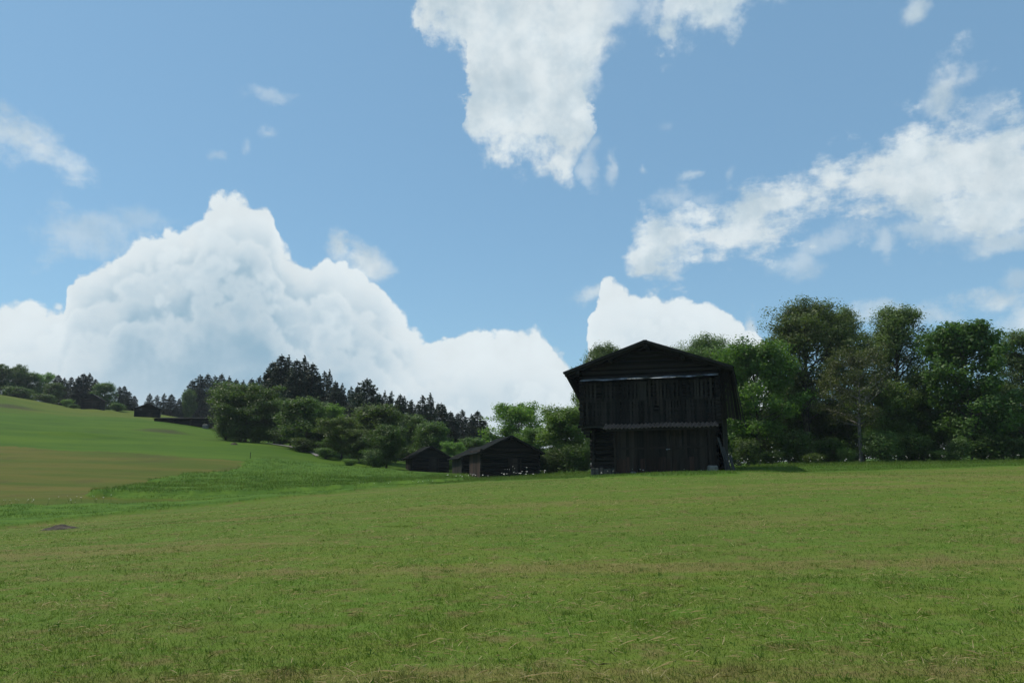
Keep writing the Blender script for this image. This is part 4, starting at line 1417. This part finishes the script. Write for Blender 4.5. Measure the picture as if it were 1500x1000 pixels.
def build_sky():
    w = bpy.data.worlds.new('World'); scene.world = w
    w.use_nodes = True
    w.node_tree.nodes.clear()
    t = NT(w.node_tree)
    out = t.n('ShaderNodeOutputWorld')
    D = t.n('ShaderNodeTexCoord').outputs['Generated']
    sky = t.n('ShaderNodeTexSky'); sky.sky_type = 'NISHITA'; sky.sun_disc = False
    sky.sun_elevation = R(SUN_EL); sky.sun_rotation = R(SUN_AZ)
    sky.altitude = 1200; sky.air_density = 1.0; sky.dust_density = .8; sky.ozone_density = 1.0
    hs = t.n('ShaderNodeHueSaturation'); t.l(sky.outputs[0], hs.inputs['Color'])
    hs.inputs['Saturation'].default_value = SKY_SAT; hs.inputs['Hue'].default_value = SKY_HUE
    bg = t.n('ShaderNodeBackground'); sc_ = t.vm('MULTIPLY', hs.outputs[0], tuple(SKY_STRENGTH * k for k in SKY_TINT))
    sc_ = t.mix(.55, sc_, c4(SKY_AIR))
    t.l(sc_, bg.inputs[0]); bg.inputs[1].default_value = 1.0

    sp = t.n('ShaderNodeSeparateXYZ'); t.l(D, sp.inputs[0])
    x, y, z = sp.outputs
    deg = 180 / math.pi
    az = t.m('MULTIPLY', t.m('ARCTAN2', x, y), deg)
    el = t.m('MULTIPLY', t.m('ARCSINE', z), deg)

    def fc(points, src, lo, hi, vlo, vhi):
        """a profile: points (source, value)"""
        nd = t.n('ShaderNodeFloatCurve')
        t.l(t.mr(src, lo, hi, 0, 1, smooth=False), nd.inputs['Value'])
        c = nd.mapping.curves[0]
        pts = sorted(((p - lo) / (hi - lo), (q - vlo) / (vhi - vlo)) for p, q in points)
        pts = [(min(max(a, 0), 1), min(max(b, 0), 1)) for a, b in pts]
        while len(c.points) < len(pts): c.points.new(.5, .5)
        for cp, (a, b) in zip(c.points, pts):
            cp.location = (a, b); cp.handle_type = 'VECTOR'
        nd.mapping.update()
        return t.mr(nd.outputs[0], 0, 1, vlo, vhi, smooth=False)

    def prof(px, src, extra=()):
        return fc([ang(u, v) for u, v in px] + list(extra), src, -60, 60, -10, 80)

    def cen(n, k=2.0):
        return t.m('MULTIPLY', t.m('SUBTRACT', n, .5), k)

    wn = t.n('ShaderNodeTexNoise'); t.l(D, wn.inputs['Vector']); wn.inputs['Scale'].default_value = 14; wn.inputs['Detail'].default_value = 6; wn.inputs['Roughness'].default_value = .6
    warp = t.vm('SUBTRACT', wn.outputs['Color'], (.5, .5, .5))
    ws = t.n('ShaderNodeSeparateXYZ'); t.l(warp, ws.inputs[0])
    fb = cen(t.noise(D, 26, 9, .64))
    fbl = cen(t.noise(D, 7, 4, .55))

    def worley(vec, sc, detail=0.0, rough=.5):
        v = t.n('ShaderNodeTexVoronoi'); v.feature = 'F1'; t.l(vec, v.inputs['Vector'])
        v.inputs['Scale'].default_value = sc; v.inputs['Detail'].default_value = detail; v.inputs['Roughness'].default_value = rough; v.normalize = False
        return v.outputs['Distance']

    def billow(vec):
        wv = t.vm('ADD', vec, t.vm('SCALE', warp, s=.032))
        a = t.m('SUBTRACT', .46, worley(wv, 17))
        b = t.m('SUBTRACT', .46, worley(wv, 40))
        c = t.m('SUBTRACT', .46, worley(wv, 95))
        return t.m('ADD', a, t.m('ADD', t.m('MULTIPLY', b, .62), t.m('MULTIPLY', c, .30)))
    bil = billow(D)
    azw = t.m('ADD', az, t.m('ADD', t.m('MULTIPLY', ws.outputs[0], 1.5), t.m('MULTIPLY', fb, .45)))
    elw = t.m('ADD', el, t.m('MULTIPLY', ws.outputs[1], 1.8))
    vec2 = t.n('ShaderNodeCombineXYZ'); t.l(t.m('ADD', az, t.m('MULTIPLY', t.m('ADD', ws.outputs[0], fbl), 1.6)), vec2.inputs[0]); t.l(t.m('ADD', el, t.m('MULTIPLY', ws.outputs[1], 2.4)), vec2.inputs[1])
    vec2 = vec2.outputs[0]

    def blob(u, v, a, b, rot, vec=None):
        c = ang(u, v)
        mp = t.n('ShaderNodeMapping', vector_type='TEXTURE'); t.l(vec or vec2, mp.inputs[0])
        mp.inputs['Location'].default_value = (c[0], c[1], 0)
        mp.inputs['Rotation'].default_value = (0, 0, R(rot))
        mp.inputs['Scale'].default_value = (a / 20.4, b / 20.4, 1)
        return t.vm('LENGTH', mp.outputs[0])

    # --- towering cumulus bank on the horizon
    top1 = prof([(-400, 500), (-150, 470), (0, 440), (60, 440), (92, 446), (96, 432), (102, 404), (130, 380), (165, 362), (205, 344), (250, 332), (294, 322), (303, 298), (314, 284), (334, 274), (368, 271), (392, 280), (401, 304), (404, 338), (414, 350), (426, 356), (438, 368), (455, 378), (475, 374), (500, 380), (520, 392), (545, 400), (562, 412), (572, 436), (590, 466), (618, 496), (650, 486), (690, 474), (725, 486),
                 (760, 486), (790, 488), (805, 500), (830, 518), (846, 540), (856, 536), (862, 505), (868, 462), (876, 420), (886, 398), (900, 396), (912, 408), (940, 430), (985, 434), (1020, 440), (1055, 446), (1085, 470), (1108, 476), (1122, 486),
                 (1130, 540), (1160, 600), (1500, 640), (1900, 640)], azw)
    grey = t.mr(blob(352, 500, 280, 182, -8), 1.12, .42)
    grey = t.m('MAXIMUM', grey, t.m('MULTIPLY', t.mr(blob(690, 610, 260, 80, 0), 1.1, .3), .5))
    grey = t.m('MAXIMUM', grey, t.m('MULTIPLY', t.mr(blob(960, 500, 110, 70, 0), 1.1, .2), .40))
    grey = t.m('MAXIMUM', grey, t.m('MULTIPLY', t.mr(blob(60, 570, 200, 70, 0), 1.1, .2), .5))
    a1, c1 = None, None
    fall = t.m('SUBTRACT', top1, elw)
    soft = t.noise(D, 9, 5, .6)
    # three billowing fronts, one in front of the other: each bright at its rim and bluer deep inside
    for k, (drop, amp, famp) in enumerate(((0.0, 1.55, 0.95), (2.1, 3.0, 1.0), (4.6, 3.8, 1.6))):
        bk = bil if k == 0 else billow(t.vm('ADD', D, (.37 * k, .21 * k, -.13 * k)))
        d = t.m('ADD', t.m('SUBTRACT', fall, drop - .15 * k), t.m('ADD', t.m('MULTIPLY', bk, amp), t.m('ADD', t.m('MULTIPLY', fb, famp * .75), t.m('MULTIPLY', fbl, .3 + 1.1 * k))))
        al = t.mr(d, -.08, .46 + .5 * k)
        rim = t.mr(d, .1, 4.0 + .8 * k)
        gk = t.m('MULTIPLY', t.m('MULTIPLY', grey, rim), t.mr(soft, .30, .60, .72, 1.0))
        ck = t.mix(gk, c4(CL_WHITE), c4(CL_GREY))
        # the crests of the puffs catch more light than the creases between them
        crest = t.m('MULTIPLY', t.m('SUBTRACT', bk, .10), t.m('MULTIPLY', .09, t.m('SUBTRACT', 1.0, t.m('MULTIPLY', rim, .85))))
        ck = t.vm('SCALE', ck, s=t.m('ADD', 1.0, crest))
        if k == 0:
            a1, c1 = al, ck
        else:
            c1 = t.mix(t.m('MULTIPLY', al, .66 if k == 1 else .55), c1, ck)

    # --- ragged cloud hanging in from the top
    bot3 = prof([(560, -250), (600, -60), (612, 20), (618, 62), (640, 76), (662, 88), (678, 108), (684, 150), (688, 200), (715, 214), (740, 226), (770, 240), (800, 254), (832, 268), (848, 262), (852, 215), (856, 165), (872, 128), (884, 92), (902, 70), (912, 48), (930, 34), (955, 30), (972, 44), (984, 66),
                 (1000, 70), (1020, 52), (1045, 50), (1075, 36), (1110, 16), (1142, -6), (1200, -70), (1300, -250)], t.m('ADD', az, t.m('ADD', t.m('MULTIPLY', ws.outputs[0], 4.5), t.m('MULTIPLY', fb, 1.2))), [(-60, 80), (60, 80)])
    d3 = t.m('ADD', t.m('SUBTRACT', elw, bot3), t.m('ADD', t.m('MULTIPLY', fb, 4.6), t.m('ADD', t.m('MULTIPLY', fbl, 1.6), t.m('MULTIPLY', bil, 1.6))))
    a3 = t.m('MULTIPLY', t.mr(d3, -.9, 2.4), t.mr(t.m('ADD', t.m('MULTIPLY', fb, .8), t.m('MULTIPLY', fbl, .5)), -.75, -.1, .82, 1.0))
    # thinner, bluish part where the two lobes meet
    thin = t.mr(blob(930, 20, 70, 60, 0), 1.1, .2)
    a3 = t.m('MULTIPLY', a3, t.m('SUBTRACT', 1.0, t.m('MULTIPLY', thin, .45)))

    # --- broken band on the right
    cc = prof([(800, 400), (930, 378), (1000, 352), (1060, 338), (1110, 312), (1150, 286), (1200, 282), (1250, 268), (1300, 262), (1350, 255), (1400, 248), (1450, 252), (1500, 262), (1700, 280)], az)
    hh = fc([(-60, -6)] + [(ang(u, 300)[0], h) for u, h in ((860, -3), (905, -1.0), (930, 1.9), (990, 2.2), (1060, 2.1), (1110, 2.9), (1150, 2.6), (1185, 1.8), (1215, 2.3), (1260, 3.0), (1320, 3.2), (1380, 3.6), (1440, 3.9), (1500, 3.8), (1700, 2.5))] + [(60, 1)], az, -60, 60, -8, 8)
    fs = cen(t.noise(t.scaled(D, (13, 13, 34), (0, R(-22), 0)), 1.0, 9, .62))
    d4 = t.m('ADD', t.m('SUBTRACT', hh, t.m('ABSOLUTE', t.m('SUBTRACT', elw, cc))), t.m('ADD', t.m('MULTIPLY', fs, 4.2), t.m('ADD', t.m('MULTIPLY', fb, 3.4), t.m('ADD', t.m('MULTIPLY', fbl, 3.0), t.m('MULTIPLY', bil, 1.6)))))
    a4 = t.m('MULTIPLY', t.mr(d4, -.7, 2.3), .97)

    # --- small torn pieces
    acc = None
    fine = t.m('ADD', t.m('MULTIPLY', fb, .95), t.m('MULTIPLY', fs, .7))
    for (u, v, a, b, rot, s) in [
        (20, 200, 70, 38, 0, .8), (70, 226, 62, 20, -14, .7), (390, 142, 34, 11, 4, .4), (395, 199, 20, 9, 0, .4), (360, 211, 9, 12, 0, .3), (320, 228, 9, 7, 0, .3),
        (150, 345, 75, 34, 10, .5), (210, 322, 50, 20, 0, .35), (500, 362, 30, 22, -40, .95), (527, 380, 46, 24, -38, .9), (552, 394, 26, 20, -30, .7), (895, 240, 10, 28, 4, .5), (940, 252, 9, 9, 20, .45), (1010, 260, 14, 10, 0, .5), (1062, 262, 10, 12, 0, .25),
        (988, 290, 30, 16, -15, .45), (1030, 298, 26, 12, 0, .3), (1332, 26, 22, 17, 25, .85), (1392, 122, 54, 22, 52, .75), (1420, 108, 30, 16, 30, .5), (1440, 176, 40, 30, 40, .5),
        (1170, 386, 40, 22, -10, .5), (1215, 350, 50, 16, 10, .4), (1298, 352, 18, 24, 0, .5), (1370, 338, 90, 18, -8, .6), (1480, 350, 60, 18, 5, .75), (1455, 440, 42, 18, 8, .85), (1490, 410, 26, 14, 10, .5), (1495, 468, 40, 24, 20, .7),
        (1340, 462, 66, 20, -8, .75), (1300, 448, 40, 12, 0, .5), (1105, 480, 12, 30, 0, .8), (862, 432, 30, 15, 12, .8), (975, 190, 14, 8, 0, .15), (862, 240, 14, 40, 10, .5)]:
        r = blob(u, v, a * 1.25, b * 1.25, rot)
        m_ = t.m('MULTIPLY', t.mr(t.m('ADD', t.m('SUBTRACT', 1.0, r), fine), .0, .95), s)
        acc = m_ if acc is None else t.m('MAXIMUM', acc, m_)

    # --- fair weather clouds in the rest of the sky, out of the picture
    away = t.mr(t.m('ABSOLUTE', az), 44, 62)
    gen = t.m('MULTIPLY', t.m('MULTIPLY', t.mr(t.m('ADD', t.noise(D, 3.2, 8, .6), t.m('MULTIPLY', bil, .06)), .52, .64), away), t.mr(el, 2, 8))

    aw = t.m('MAXIMUM', t.m('MAXIMUM', a3, a4), t.m('MAXIMUM', acc, gen))
    # loose clouds: white, faintly greyer where they are thick
    lw = t.mr(t.noise(D, 19, 7, .6), .35, .7)
    cw = t.mix(t.m('MULTIPLY', lw, .8), c4(CL_WHITE2), c4(CL_SOFT))
    cw = t.vm('SCALE', cw, s=t.m('ADD', .97, t.m('MULTIPLY', bil, .09)))
    up = t.mr(z, -.02, .0)
    a = t.m('MULTIPLY', t.m('MAXIMUM', a1, aw), up)
    col = t.mix(a1, cw, c1)
    cb = t.n('ShaderNodeBackground'); t.l(col, cb.inputs[0]); cb.inputs[1].default_value = 1.0
    # light haze low in the sky
    hz = t.n('ShaderNodeBackground'); hz.inputs[0].default_value = c4(CL_HAZE); hz.inputs[1].default_value = 1.0
    m1 = t.n('ShaderNodeMixShader'); t.l(t.mr(el, 20, -3, 0, .18), m1.inputs[0]); t.l(bg.outputs[0], m1.inputs[1]); t.l(hz.outputs[0], m1.inputs[2])
    m2 = t.n('ShaderNodeMixShader'); t.l(a, m2.inputs[0]); t.l(m1.outputs[0], m2.inputs[1]); t.l(cb.outputs[0], m2.inputs[2])
    t.l(m2.outputs[0], out.inputs[0])


SKY_STRENGTH = .15
SKY_SAT, SKY_HUE = .95, .5
SKY_TINT = (.80, 1.02, .96)
SKY_AIR = (.225, .415, .645)
CL_WHITE = (.77, .85, .885)
CL_WHITE2 = (.76, .84, .875)
CL_SOFT = (.47, .60, .69)
CL_GREY = (.30, .465, .59)
CL_HAZE = (.42, .62, .74)
build_sky()

sl = bpy.data.lights.new('sun', 'SUN'); sl.energy = 4.0; sl.angle = R(.53); sl.color = (1.0, .93, .80)
so = bpy.data.objects.new('sun', sl); COL.objects.link(so)
a_, e_ = R(SUN_AZ), R(SUN_EL)
sdir = Vector((math.sin(a_) * math.cos(e_), math.cos(a_) * math.cos(e_), math.sin(e_)))
so.rotation_euler = sdir.to_track_quat('Z', 'Y').to_euler()
so.location = (-60, 20, 90)

cam = bpy.data.cameras.new('camera'); cam.lens = F / 1500 * 36; cam.sensor_width = 36; cam.clip_end = 6000; cam.clip_start = .1
co = bpy.data.objects.new('camera', cam); COL.objects.link(co)
co.location = (0, 0, EYE); co.rotation_euler = (math.pi / 2 + PITCH, 0, 0)
scene.camera = co

scene.view_settings.view_transform = 'Standard'; scene.view_settings.look = 'None'
scene.view_settings.exposure = 0.0; scene.view_settings.gamma = 1.0
scene.render.engine = 'CYCLES'
cy = scene.cycles
cy.max_bounces = 6; cy.diffuse_bounces = 3; cy.glossy_bounces = 2; cy.transmission_bounces = 3; cy.transparent_max_bounces = 4
cy.use_denoising = True; cy.denoiser = 'OPENIMAGEDENOISE'; cy.denoising_input_passes = 'RGB_ALBEDO_NORMAL'; cy.denoising_prefilter = 'ACCURATE'
cy.sample_clamp_indirect = 4.0


# ------------------------------------------------------------------ thin summer haze over the valley
HAZE = .00014
if HAZE:
    m, t, out = new_mat('summer haze')
    pv = t.n('ShaderNodeVolumePrincipled'); pv.inputs['Color'].default_value = (.80, .90, 1.0, 1); pv.inputs['Density'].default_value = HAZE; pv.inputs['Anisotropy'].default_value = .2
    t.l(pv.outputs[0], out.inputs['Volume'])
    mb = MB(); mb.box(-330, 260, -60, 420, -14, 62)
    tag(mb.build('haze', m), 'thin blue summer haze lying over the meadow and woods', 'haze', kind='stuff')
    scene.cycles.volume_bounces = 0
